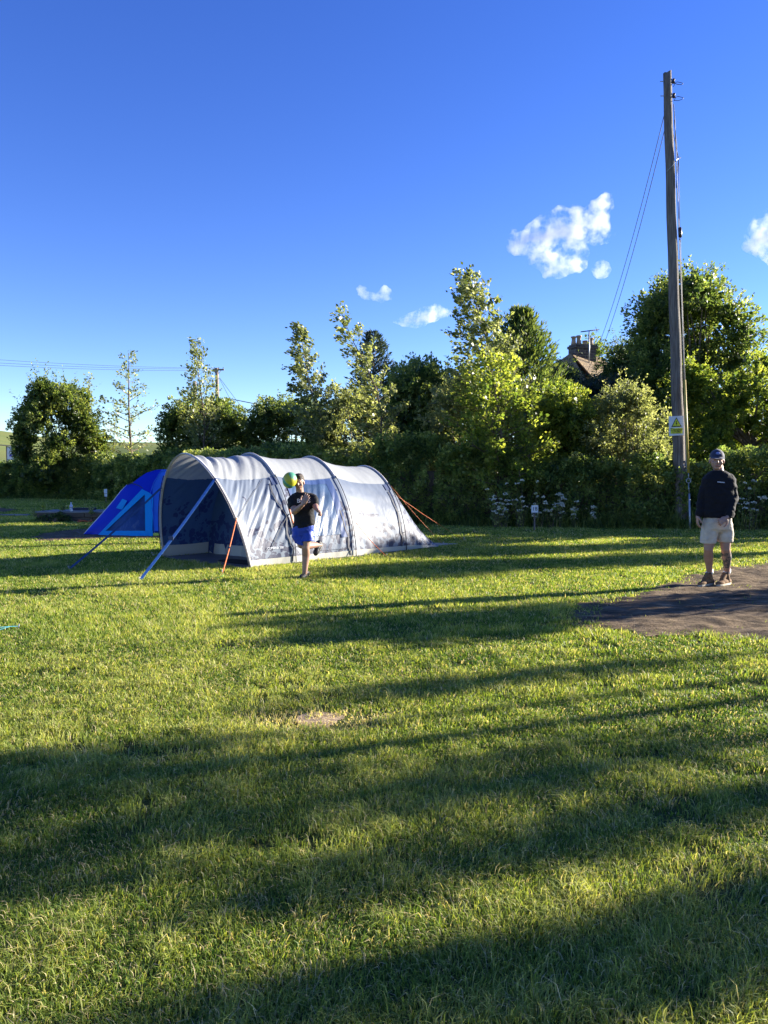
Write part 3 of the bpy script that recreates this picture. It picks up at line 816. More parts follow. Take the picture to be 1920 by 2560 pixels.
#        s_foot  s_apex   H     W
ARCH = [(0.00, -0.38, 1.865, 1.275), (0.95, 0.97, 1.90, 1.275), (2.41, 2.44, 1.87, 1.275), (3.86, 3.95, 1.70, 1.25), (5.25, 4.98, .07, 1.08)]
POW = 1.82
ZC = .79
def arch_at(f):
    """f = panel coordinate 0..4 -> sf, sa, H, W"""
    i = min(int(f), 3); t = f - i
    a, c = ARCH[i], ARCH[i + 1]
    g = [a[k] + (c[k] - a[k]) * t for k in range(4)]
    if i == 3:
        g[2] = a[2] + (c[2] - a[2]) * (t ** 1.25)
    return g, i, t
def tpt(f, v, wr=True, off=0.0):
    """v: 0..1 near wall up to the cream line, 1..2 roof over, 2..3 down the far wall"""
    (sf, sa, H, W), i, t = arch_at(f)
    sag = math.sin(math.pi * t) * (.045 if i < 3 else .05)
    H = H - sag * (1.5 if i < 3 else -.5)
    zc = ZC * H
    def up(z): return W * max(0, 1 - (min(z / H, 1)) ** POW) ** (1 / POW)
    if v <= 1: z = zc * v; u = -up(z)
    elif v >= 2: z = zc * (3 - v); u = up(z)
    else:
        a0 = math.asin(ZC ** (POW / 2)); a = a0 + (math.pi - 2 * a0) * (v - 1)
        z = H * abs(math.sin(a)) ** (2 / POW); c = math.cos(a); u = -W * math.copysign(abs(c) ** (2 / POW), c)
    k = z / H
    u *= 1 - sag * .8 * (1 if 0 < k < 1 else .5)
    s = sf + (sa - sf) * k
    n = Vector((0, 0, 0))
    if wr and 0 < t < 1:
        # tension folds running from the shoulders to the opposite foot
        edge = min(1, 5 * min(t, 1 - t)) * min(1, 6 * k + .15)
        g = 0
        if i == 0:
            q = s * .62 + z * .78; q2 = s * .78 - z * .62
            g = (mnoise.noise((q * 1.6, q2 * 11, 3.1)) * .9 + mnoise.noise((q * 2.5, q2 * 26, 7.7)) * .45) * (1.5 * k + .3)
        elif i == 1:
            q = s * .5 + z * .86; q2 = s * .86 - z * .5
            g = (mnoise.noise((q * 2, q2 * 9, 1.1)) * .55 + mnoise.noise((q * 2, q2 * 22, 4.4)) * .25) * (1.4 - k * .8)
        elif i == 2:
            g = mnoise.noise((s * 2.2, z * 7 + s * 2, 5.5)) * .5 + mnoise.noise((s * 7 + z * 3, z * 5, 2.2)) * .3
        else:
            g = mnoise.noise((s * 9 + z * 5, z * 2.5, 8.5)) * .55
        off = off + g * .022 * edge
    nx_ = u / W if W else 0
    n = B_ * nx_ + Vector((0, 0, k))
    if n.length > 1e-6: n.normalize()
    return TENT_O + A_ * s + B_ * (W0 + u) + Vector((0, 0, max(z, .004))) + n * off
def tgrid(f0, f1, nf, v0, v1, nv, off=0.0, wr=True):
    V = []; F = []
    for j in range(nv + 1):
        for i in range(nf + 1):
            f = f0 + (f1 - f0) * i / nf
            V.append(tpt(min(f, 3.9999), v0 + (v1 - v0) * j / nv, wr, off))
    for j in range(nv):
        for i in range(nf):
            a = j * (nf + 1) + i; F.append((a, a + 1, a + nf + 2, a + nf + 1))
    return V, F
def tpart(name, m, *args, label=None, **kw):
    V, F = tgrid(*args, **kw)
    o = link(name, npmesh(name, [tuple(v) for v in V], F, 4, smooth=True), tent, m)
    if label: o['label'] = label
    return o
tent = empty('tunnel_tent', TENT_O + B_ * W0, 'large grey blue and cream tunnel tent with four hoops and a patterned lower wall', 'tent')
VS = .085                                                   # skirt height as share of the wall
tpart('roof', T_cream, 0, 4, 200, 1, 2, 44)
tpart('side_wall', T_blue, 0, 4, 320, VS, 1, 70, label='sunlit patterned wall facing the field')
tpart('side_wall', T_blue, 1, 4, 60, 2, 3 - VS, 20)
tpart('side_wall', T_navy, 0, 1, 60, 2, 3 - VS * 1.8, 30, label='dark wall inside the open porch')
tpart('skirt', T_skirt, 0, 4, 160, .012, VS, 6, off=.006, label='cream skirt along the sunlit wall')
tpart('skirt', T_skirt, 0, 4, 60, 3 - VS * 1.8, 3, 4)
# inner cross wall at the second hoop
def cross(f, v):
    a = tpt(f, v, False); return a
V = []; F = []; nv = 60; nr = 16
for side in range(nv + 1):
    v = 3 * side / nv
    p = cross(1.0, v)
    V.append(p)
cen = TENT_O + A_ * 1.0 + B_ * W0 + Vector((0, 0, .3))
V2 = []
for j in range(nr + 1):
    t = j / nr
    for i in range(nv + 1):
        q = V[i].lerp(Vector((cen.x, cen.y, min(cen.z, V[i].z))), t)
        w_ = mnoise.noise((q.x * 3, q.y * 3, q.z * 1.2)) * .03 * math.sin(math.pi * t)
        V2.append(q - A_ * w_)
for j in range(nr):
    for i in range(nv):
        a = j * (nv + 1) + i; F.append((a, a + 1, a + nv + 2, a + nv + 1))
link('inner_wall', npmesh('iw', [tuple(v) for v in V2], F, 4, smooth=True), tent, T_navy)
mb = MB()                                                    # cream band along the bottom of the inner wall
for k in range(20):
    u0, u1 = .04 + k / 20 * 2.47, .04 + (k + 1) / 20 * 2.47
    w0_, w1_ = .03 * math.sin(k * 1.7), .03 * math.sin((k + 1) * 1.7)
    a = TENT_O + A_ * (.93 + w0_) + B_ * u0; c = TENT_O + A_ * (.93 + w1_) + B_ * u1
    mb.slab([a + Vector((0, 0, .01)), c + Vector((0, 0, .01)), c + Vector((0, 0, .21)) + A_ * .02, a + Vector((0, 0, .21)) + A_ * .02], A_ * .01)
mb.build('inner_skirt', T_skirt, tent)
# groundsheet with a bowed front edge and a mat
def floor_sheet(name, pts, z, m, th=.006, label=None):
    mb = MB(); mb.slab([Vector((p.x, p.y, z)) for p in pts], (0, 0, th)); o = mb.build(name, m, tent)
    return o
fr = [TENT_O + B_ * (.02 + 2.5 * t) - A_ * (.05 + .10 * math.sin(math.pi * t) + .012 * math.sin(t * 31)) for t in [k / 24 for k in range(25)]]
floor_sheet('groundsheet', fr + [TENT_O + A_ * .99 + B_ * 2.52, TENT_O + A_ * .99 + B_ * .02], .012, T_ground)
mt = [TENT_O + A_ * (.22 + .22 * math.cos(t)) * 1.0 + A_ * .12 + B_ * (.68 + .60 * math.sin(t) * (1 + .12 * math.sin(3 * t))) for t in [k / 20 * 2 * math.pi for k in range(20)]]
floor_sheet('door_mat', mt, .024, T_mat, .008)
# window with dark border on the third bay
tpart('window', m_pvc, 1.16, 1.80, 90, .30, .93, 50, off=.010)
tpart('window_border', T_dkblue, 1.80, 1.90, 12, .26, .985, 40, off=.013)
tpart('window_border', T_dkblue, 1.12, 1.16, 6, .26, .985, 40, off=.013)
tpart('window_border', T_dkblue, 1.16, 1.80, 80, .93, .985, 4, off=.013)
tpart('shoulder_patch', T_band, .90, 1.0, 6, .90, .985, 6, off=.012)
tpart('shoulder_patch', T_band, 2.90, 3.0, 6, .90, .985, 6, off=.012)
# hoops: sleeve over the roof, exposed pole lower down
def hoop_pts(i, v0, v1, n, off):
    out = []
    for k in range(n + 1):
        v = v0 + (v1 - v0) * k / n
        out.append(tpt(i if i else 0.0, v, False, off))
    return out
for i in range(4):
    p = hoop_pts(i, .98 if i else .02, 2.0 if i else 2.98, 60, .012)
    sd = [A_] * len(p)
    mb = MB()
    mb.tube(p, [.018] * len(p), 8)
    mb.ribbon(p, .062, sd, .006)
    mb.build('pole_sleeve', T_sleeve, tent, smooth=False)
    for (va, vb, ln) in ((.02, 1.0, 1), (2.0, 2.98, 1)):
        q = hoop_pts(i, va, vb, 16, .034)
        if i == 0: q = [x - A_ * .035 for x in q]
        q = [Vector((x.x, x.y, x.z)) for x in q]
        MB().tube(q, [.008] * len(q), 6).build('pole', T_black, tent)
def strap(fv, w=.024, off=.014, m=T_black, name='strap'):
    """strap over the near wall through (f, height share v) points"""
    pts = []
    for (f0, v0), (f1, v1) in zip(fv[:-1], fv[1:]):
        for k in range(8):
            t = k / 8; pts.append(tpt(f0 + (f1 - f0) * t, v0 + (v1 - v0) * t, True, off))
    pts.append(tpt(*fv[-1], True, off))
    MB().ribbon(pts, w, A_, .004).build(name, m, tent)
strap([(.86, .92), (.84, .82), (.85, .74), (.90, .64), (.955, .54), (.91, .44), (.90, .34), (.93, .24), (.985, .17), (.95, .10), (.94, .03)])
strap([(.955, .54), (1.04, .57)], .022); strap([(.985, .17), (1.07, .20)], .022)
strap([(.955, .54), (.80, .42), (.56, .22)], .012)
strap([(1.84, .56), (1.93, .60), (1.99, .60)], .02)
strap([(1.86, .60), (1.87, .45), (1.88, .34), (1.91, .26), (1.90, .14), (1.93, .03)])
strap([(1.90, .24), (2.02, .27)], .02)
strap([(2.92, .88), (2.93, .7), (2.95, .58), (2.94, .40), (2.93, .28), (2.95, .22), (2.93, .08)])
strap([(2.95, .58), (3.04, .60)], .02); strap([(2.93, .26), (3.06, .30)], .02)
strap([(3.02, .9), (3.03, .6), (3.03, .3), (3.02, .04)], .010)
strap([(.05, .56), (.45, .80), (.78, .98)], .009)
strap([(1.2, .115), (1.6, .12), (1.9, .115)], .030)
# zip edge of the porch, mud flap under the skirt
strap([(.015, .97), (.015, .6), (.02, .3), (.015, .03)], .022, .02, T_skirt, 'piping')
mb = MB(); mb.slab([TENT_O + A_ * .9 - B_ * .055, TENT_O + A_ * 3.9 - B_ * .05, TENT_O + A_ * 3.9 + B_ * .05, TENT_O + A_ * .9 + B_ * .02], (0, 0, .022)); mb.build('mud_flap', T_black, tent)
mb = MB()                                                    # small tail of the rear flap lying on the grass
e0 = TENT_O + A_ * 5.2 + B_ * .25
mb.slab([e0, e0 + A_ * .55 - B_ * .1 , e0 + A_ * .3 + B_ * .5], (0, 0, .03)); mb.build('rear_flap', T_skirt, tent)
# maker's lettering low on the first panel
m_print = mat('white_print', (.50, .52, .58), .6, .05, 10)
def text_mesh(txt, size, extrude=.0015, font_scale=(1, 1)):
    cu = bpy.data.curves.new('t', 'FONT'); cu.body = txt; cu.size = size; cu.extrude = extrude; cu.align_x = 'CENTER'; cu.align_y = 'CENTER'; cu.resolution_u = 3
    o = bpy.data.objects.new('t', cu); col.objects.link(o)
    dg = bpy.context.evaluated_depsgraph_get(); dg.update()
    me = bpy.data.meshes.new_from_object(o.evaluated_get(dg))
    bpy.data.objects.remove(o); bpy.data.curves.remove(cu)
    return me
def put_text(name, txt, size, c, xdir, ydir, m, parent, bold=0.0, extrude=.0015):
    me = text_mesh(txt, size, extrude)
    if bold:
        bm = bmesh.new(); bm.from_mesh(me); bm.to_mesh(me); bm.free()
    X = Vector(xdir).normalized(); Y = Vector(ydir).normalized(); Z = X.cross(Y).normalized(); Y = Z.cross(X)
    M = Matrix((X, Y, Z)).transposed().to_4x4(); M.translation = Vector(c)
    me.transform(M)
    me.materials.clear()
    return link(name, me, parent, m)
c0 = tpt(.62, .20, True, .017)
xd = tpt(.6, .21, False) - tpt(.4, .21, False); yd = tpt(.5, .3, False) - tpt(.5, .15, False)
put_text('lettering', 'CUMBRIA 500', .058, c0, xd, yd, m_print, tent)

# ------------------------------------------------------------------ guy lines of the big tent
def guy(name, label, a, b, w, m, strapw=True, slider=None, group='guy lines of the tunnel tent', peg=True, cat='guy line'):
    a, b = Vector(a), Vector(b)
    root = empty(name, (b.x, b.y, 0), label, cat, group)
    mb = MB()
    pts = [a.lerp(b, k / 10) - Vector((0, 0, .03 * math.sin(math.pi * k / 10))) for k in range(11)]
    if strapw: mb.ribbon(pts, w, (b - a).cross(Vector((0.2, 1, 0))), .003)
    else: mb.tube(pts, w / 2, 6)
    mb.build('webbing' if strapw else 'cord', m, root)
    if slider is not None:
        s_ = a.lerp(b, slider); MB().box(s_, (w * 1.7, .012, w * 1.3), bevel=.003).build('slider', T_band, root)
    if peg:
        d = Vector((b.x - a.x, b.y - a.y, 0)).normalized()
        MB().tube([b + Vector((0, 0, .05)) + d * .02, b - Vector((0, 0, .03)) - d * .02], .005, 6).tube([b + Vector((0, 0, .05)) + d * .02, b + Vector((0, 0, .045)) - d * .02], .004, 6).build('peg', T_sleeve, root)
    return root
near_sh = tpt(0.0, .95, False, .03); far_sh = tpt(0.0, 2.12, False, .03)
guy('guy_line', 'broad light blue webbing strap running down to the lawn in front of the porch', tpt(0, .98, False, .03), G(349, 1453) + Vector((0, 0, .01)), .045, T_strapblue, slider=.62)
guy('guy_line', 'dark blue webbing strap crossing in front of the blue tent', far_sh, G(173, 1424) + Vector((0, 0, .01)), .035, T_strapdark)
guy('guy_line', 'orange cord staked at the front right corner of the porch', tpt(0, .55, False, .03), G(556, 1434) + Vector((0, 0, .01)), .022, T_orange, False, .55)
guy('guy_line', 'orange cord slanting down the rear bay of the sunlit wall', tpt(2.05, .42, False, .05), G(966, 1392) + Vector((0, 0, .01)), .012, T_orange, False)
guy('guy_line', 'longest orange cord stretched from the rear hoop over the grass', tpt(3.0, .82, False, .04), G(1160, 1350) + Vector((0, 0, .01)), .008, T_orange, False)
guy('guy_line', 'steeper orange cord from the rear shoulder to its stake behind the tail', tpt(3.02, .95, False, .04), G(1108, 1362) + Vector((0, 0, .01)), .007, T_orange, False)
w0 = G(413, 1386)
guy('guy_line', 'short white webbing tab at the porch left corner', w0 + Vector((.02, 0, .08)), G(381, 1389) + Vector((0, 0, .01)), .035, T_white)
_o = tpt(1.02, .46, False, .05)
guy('guy_line', 'orange cord coil hanging at the second hoop behind the running man', tpt(1.0, .62, False, .05), tpt(1.04, .34, False, .05), .030, T_orange, False, peg=False)

# ================================================================== BLUE TENT
B_royal = fabric('royal_blue_cloth', (.006, .030, .50), rough=.5, trans=.18, tc=(.01, .05, .8))
B_mid = fabric('mid_blue_cloth', (.04, .19, .72), rough=.5, trans=.3, tc=(.03, .16, .8))
B_cyan = fabric('cyan_cloth', (.012, .34, .74), rough=.5, trans=.22, tc=(.02, .4, .8))
B_mesh, nt, b = new_mat('mesh_window')
nt.links.new(ramp(nt, noise_node(nt, 3, 4, .7, sx=(1, 1, .4)), [(.35, (.010, .028, .075)), (.6, (.015, .05, .17)), (.72, (.10, .13, .2))]), b.inputs['Base Color'])
b.inputs['Roughness'].default_value = .35
bt = empty('dome_tent', G(300, 1338), 'royal blue dome tent with cyan framed triangular window left of the big tent', 'tent')
def YF(px, py): return 19.25 + (1340 - py) / 167 * 1.0 + max(0, (330 - px)) / 130 * .5
def bp(px, py, o=0.0): return P(px, py, YF(px, py) - o)
def patch(name, poly, m, o, sub=10, label=None, wr=.0, th=.012):
    """quad outline (4 points) -> gently wrinkled sheet with thickness"""
    n = sub; V = []; F = []
    (ax, ay), (bx, by), (cx, cy), (dx, dy) = poly
    for layer in (0, 1):
        for j in range(n + 1):
            for i in range(n + 1):
                s_, t = i / n, j / n
                x = (ax * (1 - s_) + bx * s_) * (1 - t) + (dx * (1 - s_) + cx * s_) * t
                y = (ay * (1 - s_) + by * s_) * (1 - t) + (dy * (1 - s_) + cy * s_) * t
                g = mnoise.noise((x * .035 + y * .12, y * .03 - x * .05, 3.3 + o)) * wr
                V.append(bp(x, y, o + g - layer * th))
    N = (n + 1) ** 2
    for j in range(n):
        for i in range(n):
            a = j * (n + 1) + i
            F.append((a, a + 1, a + n + 2, a + n + 1)); F.append((N + a, N + a + n + 1, N + a + n + 2, N + a + 1))
    ob = link(name, npmesh(name, [tuple(v) for v in V], F, 4, smooth=True), bt, m)
    if label: ob['label'] = label
# closed body: front outline on the leaning surface, rear sides falling away behind
out_px = [(207, 1339), (232, 1310), (262, 1277), (285, 1250), (303, 1227), (318, 1212), (330, 1208), (346, 1195), (366, 1182), (390, 1174.5), (410, 1173), (440, 1176), (478, 1186), (500, 1205), (512, 1260), (516, 1332)]
fr_ = [bp(x, y) for x, y in out_px]; nb_ = len(fr_)
base_f = [bp(207 + (516 - 207) * k / (nb_ - 1), 1339) for k in range(nb_)]
for p in base_f: p.z = .01
V = []; F = []
rows = 12
for j in range(rows + 1):
    for i in range(nb_):
        q = base_f[i].lerp(fr_[i], j / rows)
        q.y += .05 * math.sin(math.pi * j / rows) * -1 + mnoise.noise((q.x * 2.2 + q.z * 2, q.z * 3, 1)) * .04
        V.append(q)
for j in range(1, 9):
    t = j / 8
    for i in range(nb_):
        r_ = fr_[i]; q = Vector((r_.x, r_.y + 2.6 * t * (.25 + .75 * min(1, r_.z)), r_.z * (1 - t ** 1.6)))
        V.append(q)
tot = rows + 8
for j in range(tot):
    for i in range(nb_ - 1):
        a = j * nb_ + i; F.append((a, a + 1, a + nb_ + 1, a + nb_))
link('canopy', npmesh('canopy', [tuple(v) for v in V], F, 4, smooth=True), bt, B_royal)
patch('side_panel', [(384, 1328), (420, 1328), (420, 1200), (381, 1215)], B_mid, .10, wr=.05, label='lighter blue wall next to the big tent')
patch('side_panel', [(379, 1222), (420, 1200), (420, 1174), (404, 1174)], B_mid, .10, wr=.03)
patch('window', [(264, 1327), (364, 1327), (368, 1246), (357, 1236)], B_mesh, .10, wr=.03)
patch('window_frame', [(243, 1339), (264, 1327), (362, 1236), (355, 1223)], B_cyan, .125, wr=.02, label='slanting left side of the cyan window frame')
patch('window_frame', [(243, 1340), (382, 1340), (382, 1327), (262, 1327)], B_cyan, .125, wr=.02)
patch('window_frame', [(363, 1328), (381, 1328), (383, 1240), (362, 1232)], B_cyan, .125, wr=.02)
patch('window_frame', [(362, 1236), (383, 1240), (374, 1232), (355, 1223)], B_cyan, .13, wr=.01)
patch('vent_flap', [(290, 1270), (305, 1274), (318, 1252), (306, 1247)], B_cyan, .14, 6, label='small pale blue vent flap on the left slope')
MB().tube([bp(x, y, .03) for x, y in ((318, 1212), (330, 1208), (345, 1213), (362, 1224), (378, 1231))], .012, 6).build('seam', T_band, bt)
MB().tube([bp(x, y, -.02) for x, y in out_px[:6]], .014, 6).build('pole', T_white, bt)
MB().tube([bp(x, y, .12) for x, y in ((420, 1174), (402, 1178), (385, 1205), (376, 1232), (384, 1300), (386, 1338))], .010, 6).build('seam', B_mid, bt)
MB().tube([bp(207, 1337), G(192, 1331) + Vector((0, 0, .02))], .01, 6).build('guy_cord', T_black, bt)
# ================================================================== PEOPLE
m_skin, nt, b = new_mat('skin')
nt.links.new(ramp(nt, noise_node(nt, 12, 3), [(.3, (.30, .165, .115)), (.7, (.37, .21, .15))]), b.inputs['Base Color'])
b.inputs['Roughness'].default_value = .5; b.inputs['Subsurface Weight'].default_value = .15; b.inputs['Subsurface Radius'].default_value = (.01, .004, .002)
m_face_dark = mat('brow_and_lash', (.10, .055, .04), .7, .2, 60)
m_lip = mat('lip', (.34, .11, .09), .5, .1, 60)
m_stubble = mat('stubbled_skin', (.27, .155, .115), .7, .15, 90)
m_tattoo, nt, b = new_mat('tattooed_skin')
nt.links.new(ramp(nt, noise_node(nt, 22, 3), [(.42, (.045, .05, .055)), (.60, (.30, .20, .15))]), b.inputs['Base Color']); b.inputs['Roughness'].default_value = .55
m_hair = mat('brown_hair', (.035, .02, .012), .6, .5, 60, .4, .01, 90)
def cloth_mat(name, c, rough=.85, sheen=.2, bd=.02, bs=16):
    return mat(name, c, rough, .12, 14, .25, bd, bs, sheen=sheen)
m_blacksweat = cloth_mat('black_sweatshirt_cotton', (.006, .006, .009), .85, .04)
m_blacktee = cloth_mat('black_tshirt_cotton', (.007, .007, .009), .8, .05)
m_beige = cloth_mat('beige_cotton', (.50, .43, .33))
m_blueshort = mat('blue_shorts_nylon', (.003, .035, .30), .5, .12, 12, .45, .02, 16)
m_sock = cloth_mat('white_sock', (.72, .72, .72))
m_boot = mat('tan_suede', (.17, .095, .045), .85, .25, 18, .2, .006, 60)
m_bootdark = mat('boot_collar', (.035, .025, .02), .8, .2, 30)
m_sole = mat('pale_sole', (.36, .31, .22), .7, .15, 30)
m_trainer = mat('black_trainer', (.012, .012, .014), .6, .2, 30, .4, .004, 60)
m_cap = mat('navy_cap', (.010, .015, .045), .8, .15, 40, sheen=.2)
m_capbadge = mat('cap_badge', (.13, .17, .36), .7, .6, 60)

def loft(mb, secs, seg=20, mi=0):
    """secs: (centre, rx, ry, X axis, Y axis)"""
    rings = []
    for c, rx, ry, X, Y in secs:
        X = Vector(X).normalized(); Y = Vector(Y).normalized()
        ring = []
        for k in range(seg):
            a = 2 * math.pi * k / seg; ca, sa = math.cos(a), math.sin(a)
            p = .8
            ring.append(mb.b.verts.new(Vector(c) + X * rx * math.copysign(abs(ca) ** p, ca) + Y * ry * math.copysign(abs(sa) ** p, sa)))
        rings.append(ring)
    for a, c in zip(rings[:-1], rings[1:]):
        for k in range(seg):
            f = mb.b.faces.new((a[k], a[(k + 1) % seg], c[(k + 1) % seg], c[k])); f.material_index = mi; f.smooth = True
    mb.b.faces.new(rings[0][::-1]); mb.b.faces.new(rings[-1])
def limb(mb, pts, rads, seg=14):
    mb.tube(pts, rads, seg)
    for p, r in zip(pts, rads): mb.ball(p, r * .995, seg=14)
def remeshed(mb, voxel, smooth=3, wrinkle=0.0, wscale=9.0, seed=0.0):
    bmesh.ops.recalc_face_normals(mb.b, faces=mb.b.faces)
    me0 = mb.mesh('tmp'); o = bpy.data.objects.new('tmp', me0); col.objects.link(o)
    md = o.modifiers.new('r', 'REMESH'); md.mode = 'VOXEL'; md.voxel_size = voxel; md.use_smooth_shade = True
    if smooth:
        ms = o.modifiers.new('s', 'SMOOTH'); ms.factor = .5; ms.iterations = smooth
    dg = bpy.context.evaluated_depsgraph_get(); dg.update()
    me = bpy.data.meshes.new_from_object(o.evaluated_get(dg))
    bpy.data.objects.remove(o); bpy.data.meshes.remove(me0)
    if wrinkle:
        n = len(me.vertices); co = np.empty(n * 3, np.float32); me.vertices.foreach_get('co', co); co = co.reshape(-1, 3)
        no = np.empty(n * 3, np.float32); me.vertices.foreach_get('normal', no); no = no.reshape(-1, 3)
        g = np.array([mnoise.noise((x * wscale + z * wscale * .6, y * wscale, z * wscale * 1.5 - x * wscale * .4 + seed)) + .5 * mnoise.noise((x * wscale * 2.3, y * 2.3 * wscale, z * wscale * 3 + seed)) for x, y, z in co])
        co += no * (g * wrinkle)[:, None]
        me.vertices.foreach_set('co', co.ravel()); me.update()
    me.materials.clear()
    return me
def hand(mb, wrist, d, nrm, k=1.0, curl=.5, thumb_side=1, spread=.12):
    """palm and five bent fingers; d along the hand, nrm out of the palm"""
    d = Vector(d).normalized(); nrm = Vector(nrm); nrm = (nrm - d * nrm.dot(d)).normalized(); s = d.cross(nrm) * thumb_side
    w = Vector(wrist)
    mb.ball(w + d * .045 * k, (.050 * k, .040 * k, .016 * k), Matrix((d, s, nrm)).transposed(), seg=16)
    mb.tube([w - d * .02 * k, w + d * .03 * k], [.024 * k, .026 * k], 10)
    for i, (o, L, r) in enumerate(((.030, .070, .0088), (.010, .078, .0092), (-.010, .072, .0088), (-.029, .056, .0078))):
        b0 = w + d * .075 * k + s * o * k; dd = (d + s * o / .03 * spread).normalized()
        c = curl * (1 + .12 * i); pts = [b0]; a = c * .5
        for f in (.45, .32, .23):
            q = dd * math.cos(a) + nrm * math.sin(a)
            pts.append(pts[-1] + q * L * f * k); a += c
        limb(mb, pts, [r * k * 1.05, r * k, r * k * .92, r * k * .8], 8)
    b0 = w + d * .02 * k + s * .030 * k
    t1 = b0 + (d * .55 + s * .75 + nrm * .25).normalized() * .034 * k
    t2 = t1 + (d * .85 + s * .35 + nrm * .3).normalized() * .030 * k
    t3 = t2 + (d * 1 + s * .05 + nrm * .3).normalized() * .024 * k
    limb(mb, [b0, t1, t2, t3], [.014 * k, .0115 * k, .0105 * k, .009 * k], 8)
def head(mb, c, f, up, k=1.0):
    """skull, jaw, nose, ears, neck root; f = facing direction. returns axes"""
    f = Vector(f).normalized(); up = Vector(up); up = (up - f * up.dot(f)).normalized(); r = f.cross(up)
    c = Vector(c); Rm = Matrix((r, f, up)).transposed()
    mb.ball(c + up * .025 * k - f * .012 * k, (.076 * k, .096 * k, .098 * k), Rm)
    mb.ball(c - up * .035 * k + f * .020 * k, (.064 * k, .070 * k, .078 * k), Rm)
    mb.ball(c - up * .088 * k + f * .052 * k, (.034 * k, .030 * k, .026 * k), Rm)
    for s in (-1, 1):
        mb.ball(c + r * s * .040 * k - up * .028 * k + f * .056 * k, (.024 * k, .019 * k, .026 * k), Rm)
        mb.ball(c + r * s * .078 * k - up * .012 * k - f * .002 * k, (.011 * k, .022 * k, .034 * k), Rm)
    mb.ball(c + up * .018 * k + f * .082 * k, (.050 * k, .012 * k, .010 * k), Rm)
    mb.tube([c + up * .012 * k + f * .084 * k, c - up * .022 * k + f * .104 * k, c - up * .034 * k + f * .092 * k], [.009 * k, .015 * k, .013 * k], 10)
    mb.ball(c - up * .060 * k + f * .086 * k, (.026 * k, .010 * k, .010 * k), Rm)
    return r, f, up, c
def paint(me, spots):
    """spots: (centre, rx, ry, rz, Matrix, material index): faces inside get the index"""
    n = len(me.polygons); ce = np.empty(n * 3); me.polygons.foreach_get('center', ce); ce = ce.reshape(-1, 3)
    mi = np.zeros(n, np.int32)
    for c, rad, M, idx in spots:
        q = (ce - np.array(c)) @ np.array(M)
        inside = ((q / np.array(rad)) ** 2).sum(1) < 1
        mi[inside] = idx
    me.polygons.foreach_set('material_index', mi); me.update()
def face_spots(r, f, up, c, k):
    M = Matrix((r, f, up)).transposed(); s = []
    for sg in (-1, 1):
        s.append((c + r * sg * .032 * k + up * .004 * k + f * .080 * k, (.011 * k, .03 * k, .0042 * k), M, 1))
    s.append((c - up * .046 * k + f * .09 * k, (.024 * k, .03 * k, .006 * k), M, 3))
    s.append((c - up * .062 * k + f * .09 * k, (.025 * k, .03 * k, .006 * k), M, 2))
    return s
def shoe(heel, toe, ankle, k=1.0, high=.0, top=None):
    """returns bmesh collectors for upper and sole; heel and toe are ground points"""
    heel, toe, ankle = Vector(heel), Vector(toe), Vector(ankle)
    d = toe - heel; L = d.length; d.normalize()
    up = (ankle - heel.lerp(toe, .3)); up = (up - d * up.dot(d)).normalized(); s = d.cross(up)
    Rm = Matrix((d, s, up)).transposed()
    u = MB()
    u.ball(heel + d * L * .20 + up * .045 * k, (L * .26, .040 * k, .042 * k), Rm)
    u.ball(heel + d * L * .50 + up * .045 * k, (L * .36, .044 * k, .040 * k), Rm)
    u.ball(heel + d * L * .76 + up * .036 * k, (L * .26, .047 * k, .032 * k), Rm)
    u.tube([heel + d * L * .24 + up * .04 * k, heel + d * L * .24 + up * (.085 + high) * k, heel.lerp(toe, .24) + up * (.10 + high) * k + d * .0], [.044 * k, .045 * k, .046 * k], 14)
    u.tube([heel + d * L * .30 + up * (.09 + high) * k, heel + d * L * .62 + up * .070 * k], [.036 * k, .030 * k], 12)
    so = MB()
    pts = []
    for i in range(22):
        a = 2 * math.pi * i / 22; x = .5 + .53 * math.cos(a); w = (.040 + .010 * x) * k
        pts.append(heel + d * L * x + s * w * math.copysign(abs(math.sin(a)) ** .7, math.sin(a)) + up * .001)
    so.slab(pts, up * .024 * k)
    return u, so, d, s, up, L
# ------------------------------------------------------------ standing man
DM = 10.45
def L_(px, py, dy=0.0): return P(px, py, DM + dy)
man = empty('person', (G(1790, 1466).x, DM, 0), 'standing man in navy cap, black sweatshirt and beige shorts watching from the dirt edge', 'person')
mb = MB()
hr = head(mb, L_(1792, 1151), (-.30, -.95, -.05), (.05, 0, 1), 1.10)
limb(mb, [L_(1797, 1186, .02), L_(1795, 1166, .03)], [.072, .064])
loft(mb, [(L_(1796, 1180), .08, .07, (1, 0, 0), (0, 1, 0)), (L_(1797, 1194), .165, .09, (1, 0, 0), (0, 1, 0)), (L_(1797, 1225), .17, .11, (1, 0, 0), (0, 1, 0)), (L_(1795, 1265), .15, .10, (1, 0, 0), (0, 1, 0)), (L_(1795, 1305), .16, .11, (1, 0, 0), (0, 1, 0)), (L_(1794, 1325), .12, .10, (1, 0, 0), (0, 1, 0))])
a1 = [L_(1768, 1202), L_(1755, 1246, .02), L_(1748, 1288, -.02)]
a2 = [L_(1824, 1202, -.01), L_(1835, 1243, -.04), L_(1821, 1291, -.19)]
for a in (a1, a2): limb(mb, [a[0], a[0].lerp(a[1], .5), a[1], a[1].lerp(a[2], .35), a[2]], [.055, .050, .042, .042, .027])
hand(mb, L_(1745, 1290, -.02), (-.12, -.15, -1), (.85, -.1, -.1), 1.12, .40, 1)
hand(mb, L_(1817, 1294, -.21), (-.85, -.25, -.45), (-.1, .8, -.5), 1.12, .75, 1)
